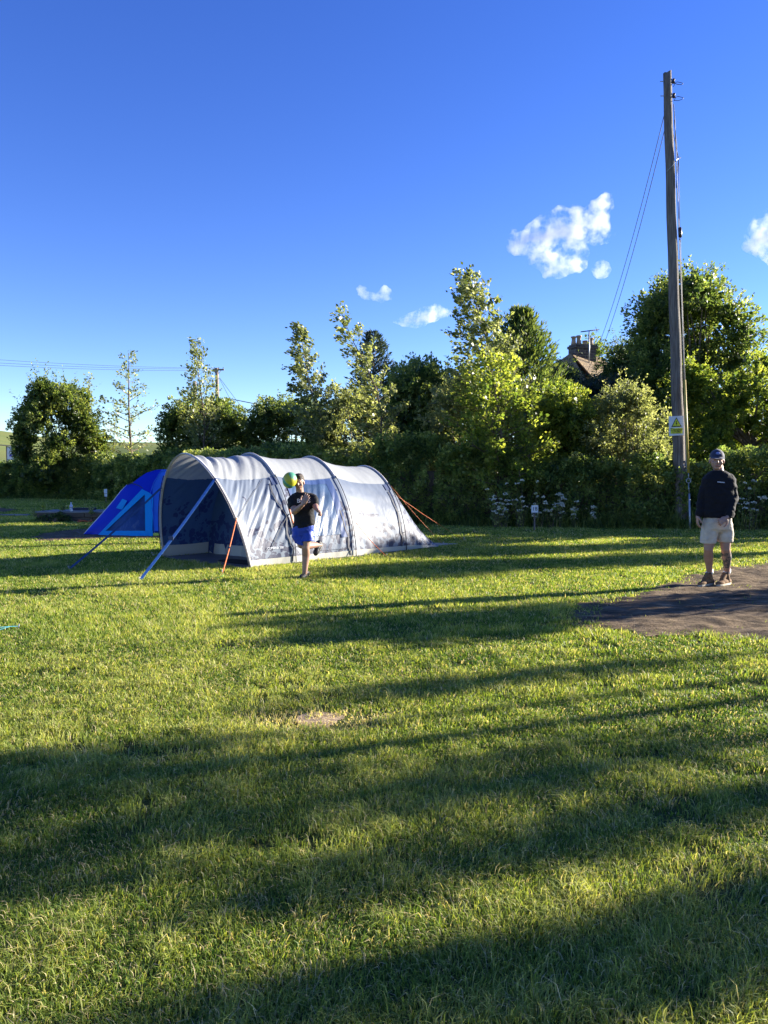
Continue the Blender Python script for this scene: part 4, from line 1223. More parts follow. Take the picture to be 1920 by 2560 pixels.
for hip, knee, calf, ank in ((L_(1779, 1315), L_(1771, 1373, -.02), L_(1771, 1393, .05), L_(1774, 1434, .14)), (L_(1812, 1315), L_(1814, 1372, -.02), L_(1817, 1393, .06), L_(1817.5, 1433, .165))):
    limb(mb, [hip, hip.lerp(knee, .5), knee, calf, calf.lerp(ank, .5), ank], [.092, .080, .060, .064, .046, .036])
me = remeshed(mb, .0062, 2)
sp = face_spots(*hr, 1.10)
sp.append((L_(1817, 1402, .02), (.13, .13, .135), Matrix.Identity(3), 4))
paint(me, sp)
link('body', me, man, [m_skin, m_face_dark, m_lip, m_stubble, m_tattoo])
X, Yv = (1, 0, 0), (0, 1, 0)
mb = MB()
loft(mb, [(L_(1795.5, 1175.5), .078, .070, X, Yv), (L_(1796.5, 1181), .125, .085, X, Yv), (L_(1797, 1188), .190, .10, X, Yv), (L_(1797, 1198), .222, .12, X, Yv), (L_(1797, 1212), .222, .13, X, Yv), (L_(1796, 1235), .215, .14, X, Yv), (L_(1794.5, 1268), .215, .145, X, Yv), (L_(1793.5, 1285), .222, .15, X, Yv), (L_(1793, 1294), .205, .142, X, Yv)], 28)
for a, sh in ((a1, L_(1775, 1199)), (a2, L_(1814, 1199))):
    limb(mb, [sh, a[0], a[0].lerp(a[1], .5), a[1], a[1].lerp(a[2], .5), a[1].lerp(a[2], .9), a[2]], [.075, .074, .070, .064, .062, .052, .040])
link('sweatshirt', remeshed(mb, .0085, 2, .013, 7.5, 2), man, m_blacksweat)
mb = MB()
loft(mb, [(L_(1794, 1286), .165, .125, X, Yv), (L_(1793, 1305), .190, .135, X, Yv), (L_(1793, 1322), .20, .135, X, Yv), (L_(1793, 1331), .16, .10, X, Yv)], 24)
loft(mb, [(L_(1775, 1310), .095, .115, X, Yv), (L_(1773, 1335), .105, .11, X, Yv), (L_(1770.5, 1356), .100, .10, X, Yv), (L_(1770.5, 1358), .095, .095, X, Yv)], 20)
loft(mb, [(L_(1812, 1310), .095, .115, X, Yv), (L_(1812, 1335), .103, .11, X, Yv), (L_(1812.5, 1353), .098, .10, X, Yv), (L_(1812.5, 1355), .094, .095, X, Yv)], 20)
link('shorts', remeshed(mb, .0075, 1, .009, 9, 5), man, m_beige)
for (h, t, an, sx) in (((1784, 1461.5), (1748.5, 1467.5), L_(1774.5, 1436, .15), 1), ((1826, 1461), (1794, 1466.5), L_(1818, 1435, .18), -1)):
    u, so, d, s, up, Lx = shoe(G(*h), G(*t), an, 1.08, .05)
    so_m = remeshed(u, .006, 1)
    bo = link('boot', so_m, man, m_boot)
    so.build('sole', m_sole, bo)
    hl = G(*h)
    cm = MB(); cm.tube([hl + d * Lx * .24 + up * .155, hl + d * Lx * .24 + up * .172], [.050, .048], 16); cm.build('collar', m_bootdark, bo)
    lc = MB()
    for q in range(5):
        c = hl + d * Lx * (.38 + .055 * q) + up * (.150 - .014 * q)
        lc.tube([c - s * .028, c + up * .012, c + s * .028], .0035, 6)
    lc.build('lace', m_sole, bo)
    sk = MB(); sk.tube([hl + d * Lx * .24 + up * .15, an + Vector((0, -.005, .040)), an + Vector((0, -.005, .075))], [.047, .047, .045], 14); sk.build('sock', m_sock, man)
# cap
r, f, up, c = hr
Rm = Matrix((r, f, up)).transposed()
mb = MB(); mb.ball(c + up * .044 - f * .011, (.096, .118, .108), Rm, seg=28)
for v in list(mb.b.verts):
    q = v.co - (c + up * .036)
    if q.dot(up) < 0: v.co -= up * q.dot(up)
cap = mb.build('cap', m_cap, man, smooth=True)
mb = MB(); pts = []
for i in range(17):
    a = math.pi * (.08 + .84 * i / 16); pts.append(c + up * (.040 - .014 * math.sin(a)) + r * .092 * math.cos(a) + f * (.060 + .125 * math.sin(a)))
for i in range(16, -1, -1):
    a = math.pi * (.08 + .84 * i / 16); pts.append(c + up * .052 + r * .088 * math.cos(a) + f * (.050 + .05 * math.sin(a)))
mb.slab(pts, up * -.006); mb.build('peak', m_cap, cap)
mb = MB(); mb.ball(c + up * .092 + f * .084, (.030, .016, .024), Rm); mb.build('badge', m_capbadge, cap, smooth=True)
mb = MB(); mb.ball(c + up * .010 - f * .050, (.084, .072, .050), Rm); mb.build('hair', m_hair, man, smooth=True)
# chest print
mb = MB(); ct = L_(1795, 1205, -.145); ce = L_(1812, 1206.5, -.140)
for k in range(9):
    a = ct.lerp(ce, k / 9); c_ = ct.lerp(ce, (k + .8) / 9)
    if k == 0: z_ = .0
    mb.slab([a + Vector((0, 0, -.006)), c_ + Vector((0, 0, -.006)), c_ + Vector((0, 0, .007)), a + Vector((0, 0, .007))], (0, .02, 0))
mb.build('chest_print', m_print, man)
# ------------------------------------------------------------ running man
DP = 11.26
def Q(px, py, dy=0.0): return P(px, py, DP + dy)
run = empty('person', (G(759, 1446).x, DP, 0), 'running man in black t-shirt and blue shorts balancing on one leg before the tent', 'person')
mb = MB()
hr = head(mb, Q(747.5, 1206, -.06), (-.10, -.95, -.12), (-.10, 0, 1), .93)
limb(mb, [Q(750, 1236, .0), Q(748.5, 1218, -.02)], [.058, .055])
Xt = (1, 0, .10)
loft(mb, [(Q(750, 1233), .07, .06, Xt, Yv), (Q(754, 1243), .115, .07, Xt, Yv), (Q(757, 1262), .13, .09, Xt, Yv), (Q(760, 1290), .13, .09, Xt, Yv), (Q(758, 1316), .14, .10, Xt, Yv), (Q(756, 1332), .11, .09, Xt, Yv)])
b1 = [Q(731, 1247, -.03), Q(735.5, 1280, -.20), Q(756, 1262, -.30)]
b2 = [Q(782, 1247, .0), Q(788.5, 1265, -.10), Q(793, 1274, -.30)]
for a in (b1, b2): limb(mb, [a[0], a[0].lerp(a[1], .5), a[1], a[1].lerp(a[2], .3), a[2]], [.042, .050, .044, .045, .028])
hand(mb, Q(757, 1262, -.32), (.5, -.1, 1), (.25, 1, 0), 1.12, .22, 1)
hand(mb, Q(793.5, 1274.5, -.31), (.6, -.5, -.5), (-.5, -.4, -.6), 1.12, 1.3, -1)
# standing leg, then the leg swung up behind
h1, k1, c1, n1_ = Q(766, 1326), Q(764, 1369, -.05), Q(765, 1388, .01), Q(761.5, 1434, .0)
limb(mb, [h1, h1.lerp(k1, .5), k1, c1, c1.lerp(n1_, .5), n1_], [.090, .080, .057, .060, .046, .036])
h2, k2, c2, n2_ = Q(745, 1326), Q(753, 1362, -.02), Q(770, 1364, .12), Q(800, 1362, .30)
limb(mb, [h2, h2.lerp(k2, .5), k2, c2, c2.lerp(n2_, .5), n2_], [.088, .076, .056, .058, .046, .036])
me = remeshed(mb, .0060, 2); paint(me, face_spots(*hr, .93))
link('body', me, run, [m_skin, m_face_dark, m_lip, m_skin])
mb = MB()
loft(mb, [(Q(750, 1231), .070, .062, Xt, Yv), (Q(752, 1236.5), .14, .08, Xt, Yv), (Q(755.5, 1243), .160, .095, Xt, Yv), (Q(757.5, 1256), .165, .115, Xt, Yv), (Q(760, 1278), .150, .115, Xt, Yv), (Q(760.5, 1300), .155, .12, Xt, Yv), (Q(760, 1315), .168, .13, (1, 0, .20), Yv), (Q(760, 1318), .155, .12, (1, 0, .20), Yv)], 28)
limb(mb, [Q(736, 1245), Q(729.5, 1251, -.05), Q(732, 1264, -.115)], [.066, .069, .068])
limb(mb, [Q(777, 1243), Q(784, 1247, -.02), Q(786.5, 1257, -.065)], [.064, .068, .069])
link('tshirt', remeshed(mb, .0080, 2, .012, 8, 9), run, m_blacktee)
put_text('shirt_print', 'BOSS', .086, Q(759, 1252.5, -.150), (1, -.04, .0), (0, -.02, 1), m_print, run)
mb = MB()
loft(mb, [(Q(759, 1312), .150, .115, (1, 0, .1), Yv), (Q(757, 1325), .165, .125, X, Yv), (Q(757, 1338), .15, .12, X, Yv)], 24)
loft(mb, [(Q(745, 1322), .085, .11, X, Yv), (Q(746, 1345, -.01), .098, .115, (1, 0, -.25), Yv), (Q(750.5, 1361, -.02), .082, .11, (1, 0, -.35), Yv)], 20)
loft(mb, [(Q(768, 1322), .090, .11, X, Yv), (Q(768, 1338), .108, .115, X, Yv), (Q(767.5, 1352, -.02), .110, .115, (1, 0, .06), Yv)], 20)
link('shorts', remeshed(mb, .0075, 1, .010, 9, 3), run, m_blueshort)
u, so, d, s, up, Lx = shoe(G(767, 1442.5), G(750, 1448.5), Q(762, 1434, .0), 1.0, .0)
sh = link('trainer', remeshed(u, .006, 1), run, m_trainer); so.build('sole', m_sole, sh)
heel = n2_ + Vector((.035, .06, .01)); toe = Q(789, 1389, .22)
u, so, d, s, up, Lx = shoe(heel, toe, n2_ + (n2_ - heel) * .9 + Vector((-.1, -.1, .0)), 1.0, .0)
sh = link('trainer', remeshed(u, .006, 1), run, m_trainer); so.build('sole', m_trainer, sh)
r, f, up, c = hr; Rm = Matrix((r, f, up)).transposed()
mb = MB(); mb.ball(c + up * .050 - f * .018, (.076, .090, .082), Rm, seg=24)
mb.ball(c + up * .105 + f * .035, (.062, .055, .028), Rm); mb.ball(c + up * .020 - f * .045, (.075, .060, .07), Rm)
link('hair', remeshed(mb, .006, 1, .006, 30), run, m_hair)
# ball in the air
m_ball, nt, b = new_mat('ball_print')
tc = nt.nodes.new('ShaderNodeTexCoord'); wv = nt.nodes.new('ShaderNodeTexWave'); wv.wave_type = 'BANDS'; wv.inputs['Scale'].default_value = 2.1; wv.inputs['Distortion'].default_value = 5; wv.inputs['Detail'].default_value = 0; wv.inputs['Detail Scale'].default_value = .8
wv.inputs['Phase Offset'].default_value = 1.4
mp = nt.nodes.new('ShaderNodeMapping'); mp.inputs['Rotation'].default_value = (.3, .9, .4); nt.links.new(tc.outputs['Object'], mp.inputs[0]); nt.links.new(mp.outputs[0], wv.inputs['Vector'])
nt.links.new(ramp(nt, wv.outputs['Fac'], [(.0, (.07, .27, .17)), (.33, (.12, .32, .18)), (.38, (.42, .42, .02)), (1, (.40, .37, .02))]), b.inputs['Base Color'])
b.inputs['Roughness'].default_value = .45; bump(nt, b, noise_node(nt, 260, 1), .002, .5)
bc = Q(724.4, 1200.6, -.16)
mb = MB(); mb.ball(bc, (.103, .112, .119), Matrix.Rotation(R(14), 3, 'Y'), seg=40)
tag(mb.build('ball', m_ball, loc=bc, smooth=True), 'green and yellow rugby style ball in mid air beside the running man', 'ball')
# ================================================================== WOODEN POLE
m_wood, nt, b = new_mat('weathered_pole_wood')
nt.links.new(ramp(nt, noise_node(nt, 9, 6, .7, sx=(3, 3, .16)), [(.3, (.055, .045, .040)), (.5, (.15, .125, .105)), (.7, (.27, .235, .20))]), b.inputs['Base Color'])
b.inputs['Roughness'].default_value = .85; bump(nt, b, noise_node(nt, 20, 6, .75, sx=(3, 3, .1)), .03, 1)
m_steel = mat('galvanised_steel', (.32, .34, .37), .45, .15, 20, metal=.6)
m_cable = mat('black_cable', (.02, .02, .025), .6, .1, 20)
m_yellow = mat('yellow_guard_tube', (.46, .33, .06), .5, .25, 6)
m_greyguard = mat('grey_cable_guard', (.30, .30, .31), .5, .15, 6)
m_signw = mat('sign_white', (.62, .66, .68), .45, .05, 12)
m_signy = mat('sign_yellow', (.62, .66, .04), .45, .1, 12)
m_ink = mat('sign_ink', (.01, .012, .012), .5, .1, 20)
m_insul = mat('brown_insulator', (.035, .02, .018), .3, .2, 20)
YP = 22.0
pb, pt = P(1704, 1322, YP), P(1667.5, 183, YP)
pb.z = -.1
pole = empty('utility_pole', (pb.x, pb.y, 0), 'tall leaning wooden power pole with a danger sign behind the standing man', 'pole')
def pp(py, dx=0.0, dy=0.0):
    """point on the pole axis at image height py"""
    t = (py - 1322) / (183 - 1322); q = pb.lerp(pt, t); return q + Vector((dx, dy, 0))
mb = MB(); n = 26
mb.tube([pb.lerp(pt, k / n) + Vector((.008 * math.sin(k * 1.3), 0, 0)) for k in range(n + 1)], [.178 - .068 * k / n for k in range(n + 1)], 28)
mb.b.verts.ensure_lookup_table()
mx_ = max(v.co.z for v in mb.b.verts)
for v in mb.b.verts:                                         # bevelled top
    if v.co.z > mx_ - .01: v.co.z += (v.co.x - pt.x) * .55
mb.build('shaft', m_wood, pole)
# hardware at the top
for py, wp in ((203, 0), (238, 1)):
    c = pp(py)
    MB().tube([c - Vector((.20, 0, 0)), c + Vector((.16, 0, 0))], .012, 8).build('bolt', m_steel, pole)
    mb = MB(); q = c + Vector((.165, -.02, 0)); mb.tube([q + Vector((0, 0, .06)), q + Vector((0, 0, .035)), q, q - Vector((0, 0, .035)), q - Vector((0, 0, .06))], [.035, .045, .028, .045, .035], 14)
    mb.build('insulator', m_insul, pole, smooth=True)
    q = q - Vector((0, 0, .05)); e = q + Vector((.27, 0, -.02))
    MB().tube([q + Vector((0, 0, -.10)), q + Vector((.05, 0, .0)), q + Vector((.10, 0, .03)), e + Vector((-.03, 0, .02)), e], .008, 6).tube([e, e - Vector((.04, 0, .03)), q + Vector((.12, 0, -.01)) - Vector((0, 0, .03 + .05 * wp)), q + Vector((0, 0, -.08 * wp))], .008, 6).build('jumper_wire', m_cable, pole)
MB().tube([pp(262, .12, -.09), pp(300, .15, -.08), pp(330, .14, -.09), pp(420, .15, -.09), pp(520, .16, -.08), pp(700, .19, -.04), pp(890, .19, -.05), pp(960, .20, -.04)], .013, 8).build('cable', m_greyguard, pole)
MB().tube([pp(300, .12, -.1), pp(345, .16, -.09), pp(392, .20, -.05)], .009, 6).build('cable', m_cable, pole)
MB().tube([pp(425, -.13, -.10), pp(412, .02, -.15), pp(398, .14, -.09), pp(390, .24, -.02)], .012, 6).build('stay_band', m_steel, pole)
MB().tube([pp(465, .13, -.08), pp(432, .17, -.06), pp(392, .235, -.02), pp(388, .30, -.02)], .010, 6).build('stay_clamp', m_cable, pole)
mb = MB(); mb.box(pp(1065, .195, -.03), (.05, .05, (pp(960).z - pp(1180).z)), Matrix.Rotation(-R(1.9), 3, 'Y')); mb.build('cable_guard', m_greyguard, pole)
MB().ball(pp(1152, .06, -.165), .014).build('reflector_stud', m_signw, pole)
# sign plate
sc_ = P(1691, 1064.5, YP - .19); sw, sh_ = 37 / FPX * YP, 48 / FPX * YP
rot = Matrix.Rotation(-R(2.2), 3, 'Y')
sg = MB().box(sc_, (sw, .006, sh_), rot, bevel=.002).build('danger_sign', m_signw, pole)
def sgp(x, z, o=.006): return sc_ + rot @ Vector((x * sw, -o, z * sh_))
mb = MB(); mb.slab([sgp(-.40, -.40), sgp(.40, -.40), sgp(.40, -.12), sgp(-.40, -.12)], (0, -.001, 0)); mb.build('yellow_field', m_signy, sg)
def tri(k, o, m, nm):
    c = (0, .13); P3 = [(0, .44), (-.35, -.06), (.35, -.06)]
    mb = MB(); mb.slab([sgp(c[0] * 0 + x * k, c[1] + (z - c[1]) * k, o) for x, z in P3], (0, -.001, 0)); mb.build(nm, m, sg)
tri(1.0, .006, m_ink, 'triangle_border'); tri(.76, .0085, m_signy, 'triangle')
mb = MB(); mb.slab([sgp(x, z, .011) for x, z in ((.03, .27), (-.07, .10), (-.005, .11), (-.03, -.01), (.07, .15), (.005, .14), (.06, .27))], (0, -.001, 0)); mb.build('bolt_symbol', m_ink, sg)
put_text('lettering', 'Danger', .115, sgp(0, -.19, .009), rot @ Vector((1, 0, 0)), rot @ Vector((0, 0, 1)), m_ink, sg)
put_text('lettering', 'Overhead', .062, sgp(0, -.28, .009), rot @ Vector((1, 0, 0)), rot @ Vector((0, 0, 1)), m_ink, sg)
put_text('lettering', 'live cables', .058, sgp(0, -.36, .009), rot @ Vector((1, 0, 0)), rot @ Vector((0, 0, 1)), m_ink, sg)
# stay wire down to its ground anchor
gb = P(1724.5, 1296, 21.5)
st = empty('stay_wire', (gb.x, gb.y, 0), 'steel stay wire with a yellow guard tube running down beside the wooden pole', 'stay wire')
w0_, w1_, w2_, w3_ = pp(388, .24, -.02), P(1699.5, 570, 21.9), P(1700.5, 592, 21.9), P(1712.5, 960, 21.7)
w4_ = P(1721, 1182, 21.55); w5_ = P(1721.5, 1195, 21.54)
MB().tube([pp(330, .12), w0_], .008, 6).tube([w0_, w1_], .009, 6).tube([w2_ + Vector((-.03, 0, 0)), P(1701.3, 606, 21.9)], .006, 6).tube([w2_ + Vector((.03, 0, 0)), P(1701.3, 606, 21.9), w3_, w4_], .009, 6).build('wire', m_cable, st)
MB().tube([w1_ + Vector((0, 0, .02)), w1_, w2_, w2_ - Vector((0, 0, .02))], [.03, .05, .05, .03], 12).build('insulator', m_insul, st)
MB().tube([P(1711.5, 950, 21.68), w4_], [.035, .035], 10).build('guard_tube', m_yellow, st, smooth=True)
mb = MB(); rc = P(1721.3, 1202, 21.54)
mb.tube([rc + Vector((math.cos(a), 0, math.sin(a))) * .062 for a in [k / 20 * 2 * math.pi for k in range(21)]], .013, 8, cap=False)
mb.tube([rc + Vector((0, 0, .06)), w4_], .014, 8)
mb.build('eye_ring', m_steel, st)
MB().tube([rc - Vector((0, 0, .06)), P(1723, 1234, 21.52)], .011, 8).tube([P(1723, 1234, 21.52), gb, Vector((gb.x + .02, gb.y, -.02))], [.026, .03, .03], 10).build('anchor_rod', m_steel, st)
# two service wires from the pole to the house
def wire(a, b, sag, r, n=26): return [a.lerp(b, k / n) - Vector((0, 0, sag * 4 * (k / n) * (1 - k / n))) for k in range(n + 1)]
for (pa, pe, lb) in (((1660, 290), (1437, 978), 'left of two thin service wires from the pole down to the house'), ((1661, 327), (1446, 984), 'right of two thin service wires from the pole down to the house')):
    a, e = P(*pa, YP), P(*pe, 41.0)
    o = empty('service_wire', a, lb, 'wire', 'service wires to the house')
    MB().tube(wire(a, e, 1.25, .01), .010, 5).build('cable', m_cable, o)
# ================================================================== LEFT: TWIN-POLE LINE
m_wood2 = mat('pale_pole_wood', (.24, .19, .15), .85, .3, 6)
YH = 80.0
a_, b_ = P(542, 920, YH), P(487, 953, YH + 4)
hp = empty('power_line_pole', (b_.x + 2, YH, 0), 'distant pair of wooden power line poles joined by a crossarm behind the bushes', 'pole')
mb = MB(); mb.tube([Vector((a_.x + .2, YH, 0)), a_], [.20, .17], 14); mb.build('shaft', m_wood2, hp)
mb = MB(); mb.tube([Vector((b_.x, YH + 4, 0)), b_], [.20, .17], 14); mb.build('shaft', m_wood2, hp)
MB().box(P(546, 924, YH), (28 / FPX * YH, .12, .16), Matrix.Rotation(R(1), 3, 'Y')).build('crossarm', m_wood2, hp)
MB().tube([P(535, 925, YH), P(541, 938, YH)], .03, 6).tube([P(554, 924, YH), P(544, 938, YH)], .03, 6).build('brace', m_wood2, hp)
MB().box(P(530, 967, YH), (20 / FPX * YH, .1, .14)).build('brace', m_wood2, hp)
for x in (537, 547, 558): MB().tube([P(x, 924, YH), P(x, 918, YH)], [.05, .03], 8).build('insulator', m_insul, hp)
for k, (y0, y1) in enumerate(((884, 922), (892, 924), (898, 928))):
    a, e = P(0, y0, 62), P(538 + k * 6, y1 - 2, YH)
    a = a + (a - e) * .8
    o = empty('overhead_line', a, ('topmost', 'middle', 'lowest')[k] + ' of three overhead power lines crossing the sky at the left', 'power line', 'overhead lines at the left')
    MB().tube(wire(a, e, .5, .01, 16), .013, 4).build('cable', m_cable, o)
for k, (p0, p1) in enumerate((((549, 945), (583, 990)), ((548, 945), (571, 990)))):
    o = empty('stay_wire', P(*p0, YH), ('outer', 'inner')[k] + ' thin stay wire slanting from the distant pole into the bush', 'stay wire')
    MB().tube([P(*p0, YH), P(*p1, YH - 2), P(p1[0] + (p1[0] - p0[0]) * 2, p1[1] + (p1[1] - p0[1]) * 2, YH - 4)], .02, 4).build('cable', m_cable, o)
o = empty('overhead_line', P(568, 995, 70), 'short dark cable dropping to the right behind the bushes beside the distant poles', 'power line')
MB().tube([P(560, 994, 72), P(590, 1000, 70), P(650, 1012, 66)], .035, 4).build('cable', m_cable, o)
# ================================================================== HOUSE
YB = 47.0
m_stone, nt, b = new_mat('dark_chimney_stone')
br = nt.nodes.new('ShaderNodeTexBrick'); br.inputs['Scale'].default_value = 1.0; br.inputs['Brick Width'].default_value = .36; br.inputs['Row Height'].default_value = .17; br.inputs['Mortar Size'].default_value = .012
br.inputs['Color1'].default_value = (.035, .03, .028, 1); br.inputs['Color2'].default_value = (.09, .075, .065, 1); br.inputs['Mortar'].default_value = (.18, .15, .12, 1)
tc = nt.nodes.new('ShaderNodeTexCoord'); mp = nt.nodes.new('ShaderNodeMapping'); mp.inputs['Rotation'].default_value = (R(90), 0, 0)
nt.links.new(tc.outputs['Object'], mp.inputs[0]); nt.links.new(mp.outputs[0], br.inputs['Vector']); nt.links.new(br.outputs['Color'], b.inputs['Base Color'])
b.inputs['Roughness'].default_value = .9
m_tile, nt, b = new_mat('mossy_roof_tiles')
nt.links.new(ramp(nt, noise_node(nt, 2.2, 5, .7, sx=(1, 1, 4)), [(.35, (.07, .05, .035)), (.5, (.25, .17, .09)), (.7, (.32, .20, .07))]), b.inputs['Base Color']); b.inputs['Roughness'].default_value = .9
bump(nt, b, noise_node(nt, 6, 3, sx=(1, 1, 4)), .08, 1)
m_pot = mat('chimney_pot_clay', (.42, .30, .20), .8, .3, 6)
YR = YB + 3.2
hc = P(1452, 889, YR); rz = hc.z                              # ridge point at the chimney
ra = R(38); hu = Vector((math.cos(ra), math.sin(ra), 0)); hv = Vector((math.sin(ra), -math.cos(ra), 0))   # along the ridge, down the lit slope
def hp_(u, v, z): return Vector((hc.x, hc.y, 0)) + hu * u + hv * v + Vector((0, 0, z))
house = empty('house', (hc.x, hc.y, 0), 'stone house almost hidden by ivy and yew with only chimney and roof showing', 'house')
RH = Matrix.Rotation(ra, 3, 'Z')
mb = MB(); mb.box(hp_(-.6, 0, (rz - 2.6) / 2), (4.6, 6.0, rz - 2.6), RH); mb.build('wall', m_stone, house)
mb = MB()
mb.slab([hp_(-2.2, 3.6, rz - 2.9), hp_(2.4, 3.6, rz - 2.9), hp_(2.0, 0, rz), hp_(-1.0, 0, rz)], (0, 0, .10))
mb.slab([hp_(-2.2, -3.6, rz - 2.9), hp_(2.4, -3.6, rz - 2.9), hp_(2.0, 0, rz), hp_(-1.0, 0, rz)], (0, 0, .10))
mb.slab([hp_(-3.4, 3.5, rz - 2.95), hp_(-3.4, -3.5, rz - 2.95), hp_(-1.02, 0, rz - .02)], (0, 0, .10))
roof = mb.build('roof', m_tile, house)
YK = YR - .1
cc = P(1456, 864, YK); cw = 60 / FPX * YK; RC = Matrix.Rotation(R(20), 3, 'Z'); zt_ = cc.z
mb = MB(); mb.box((cc.x, cc.y, zt_ - 1.05), (cw, .80, 2.0), RC); mb.box((cc.x, cc.y, zt_ - .14), (cw * 1.08, .92, .16), RC); mb.box((cc.x, cc.y, zt_ - .02), (cw * .97, .80, .10), RC)
ch = mb.build('chimney', m_stone, house)
for px, h in ((1434, .52), (1447, .60), (1463, .30), (1477, .50)):
    q = P(px, 864, YK + (px - 1456) * .009); q.z = zt_ + .02
    MB().tube([q, q + Vector((0, 0, h * .5)), q + Vector((0, 0, h * .82)), q + Vector((0, 0, h * .84)), q + Vector((0, 0, h))], [.17, .13, .13, .18, .17], 16).build('chimney_pot', m_pot, ch, smooth=True)
q = P(1473, 880, YK - .7); tp_ = P(1473, 829, YK - .7)
ae = empty('tv_aerial', q, 'television aerial on a mast strapped to the chimney', 'aerial')
MB().tube([q - Vector((0, 0, .9)), tp_], .04, 8).build('mast', m_steel, ae)
a0, a1_ = P(1453, 829.5, YK - 1.0), P(1496, 824, YK - .4)
MB().tube([a0, a1_], .035, 6).build('boom', m_cable, ae)
mb = MB()
for k in range(9):
    c = a0.lerp(a1_, k / 8); mb.tube([c + Vector((-.02, -.28, -.04)), c + Vector((.02, .28, .04))], .016, 5)
mb.build('elements', m_cable, ae)
MB().tube([a1_ + Vector((.0, 0, -.16)), a1_ + Vector((-.12, 0, 0)), P(1489, 817, YK - .4)], .014, 6).tube([a1_ + Vector((-.1, 0, 0)), P(1490, 832, YK - .4)], .014, 6).build('reflector', m_cable, ae)
# ================================================================== LEFT: BILLBOARD, MARKERS, PLANTER
YS = 62.0
m_bw = mat('billboard_white', (.80, .80, .80), .5, .04, 5); m_bg = mat('billboard_green', (.03, .40, .12), .5, .2, 5)
bb0, bb1 = P(18, 1116, YS), P(64, 1160, YS)
bbd = empty('billboard', ((bb0.x + bb1.x) / 2, YS, 0), 'white advertising board with green foot standing beyond the far left hedge', 'sign')
cx, cz = (bb0.x + bb1.x) / 2, (bb0.z + bb1.z) / 2; bw, bh = abs(bb1.x - bb0.x), abs(bb0.z - bb1.z)
MB().box((cx, YS, cz), (bw, .08, bh)).build('panel', m_bw, bbd)
def bbp(u, v, o=.06): return Vector((bb0.x + bw * u, YS - o, bb0.z - bh * v))
mb = MB(); mb.slab([bbp(0, .84), bbp(.25, .80), bbp(.5, .90), bbp(.8, .86), bbp(1, .90), bbp(1, 1.15), bbp(.4, 1.18), bbp(0, 1.05)], (0, .03, 0)); mb.build('green_foot', m_bg, bbd)
def disc(u, v, ru, rv, m, nm, n=20): mb = MB(); mb.slab([bbp(u + ru * math.cos(a), v + rv * math.sin(a), .055) for a in [k / n * 6.2832 for k in range(n)]], (0, -.012, 0)); mb.build(nm, m, bbd)
disc(.40, .15, .12, .06, mat('badge_yellow', (.6, .6, .05), .5, .1, 5), 'yellow_sun')
disc(.60, .17, .06, .07, mat('badge_navy', (.02, .02, .08), .5, .1, 5), 'dark_mark')
disc(.45, .33, .17, .06, mat('badge_pink', (.5, .10, .25), .5, .3, 3), 'pink_mark')
mb = MB(); mb.slab([bbp(.13, .58, .055), bbp(.26, .58, .055), bbp(.26, .46, .055), bbp(.13, .46, .055)], (0, -.012, 0)); mb.build('purple_square', mat('badge_purple', (.10, .06, .45), .5, .1, 5), bbd)
mb = MB(); mb.tube([bbp(.45 + .33 * math.cos(a), .42 - .36 * math.sin(a), .055) for a in [k / 16 * math.pi for k in range(17)]], .015, 6); mb.build('arch_line', m_insul, bbd)
mb = MB(); mb.slab([bbp(.42, .575, .055), bbp(.78, .565, .055), bbp(.78, .525, .055), bbp(.42, .535, .055)], (0, -.012, 0)); mb.build('print_line', m_ink, bbd)
mb = MB(); mb.slab([bbp(.16, .775, .055), bbp(.75, .765, .055), bbp(.75, .745, .055), bbp(.16, .755, .055)], (0, -.012, 0)); mb.build('print_line', m_ink, bbd)
for x in (bb0.x - .05, bb1.x): MB().box((x, YS + .1, bb0.z / 2), (.14, .14, bb0.z)).build('post', m_wood2, bbd)
o = empty('overhead_line', P(0, 1113, YS), 'dark cable running in from the left edge to the white billboard', 'power line')
MB().tube([P(-60, 1108, YS - 4), P(18, 1114, YS), P(60, 1115, YS + .5)], .045, 5).build('cable', m_cable, o)
# number 18 plate
def plate(c, w, h, name, label, txt, tsz, post_to=0.0):
    o = empty(name, (c.x, c.y + .03, 0), label, 'sign')
    pl_ = MB().box(c, (w, .012, h), bevel=.002).build('plate', m_signw, o)
    if txt: put_text('lettering', txt, tsz, c + Vector((0, -.009, 0)), (1, 0, 0), (0, 0, 1), m_ink, pl_)
    MB().box((c.x, c.y + .03, (c.z) / 2), (.04, .03, c.z)).build('stake', m_wood, o)
    return o
pc = P(1337, 1272.5, 21.2)
plate(pc, 17 / FPX * 21.2, 18 / FPX * 21.2, 'pitch_number_sign', 'small white number 18 plate on a stake before the bramble hedge', '18', .15)
pc = P(264, 1228, 44)
o = plate(pc, 8 / FPX * 44, 11 / FPX * 44, 'pitch_number_sign', 'two small white plates on a stake before the far hedge left of the blue tent', None, 0)
MB().box(P(264.5, 1238, 44), (.16, .012, .16)).build('plate', m_signw, o)
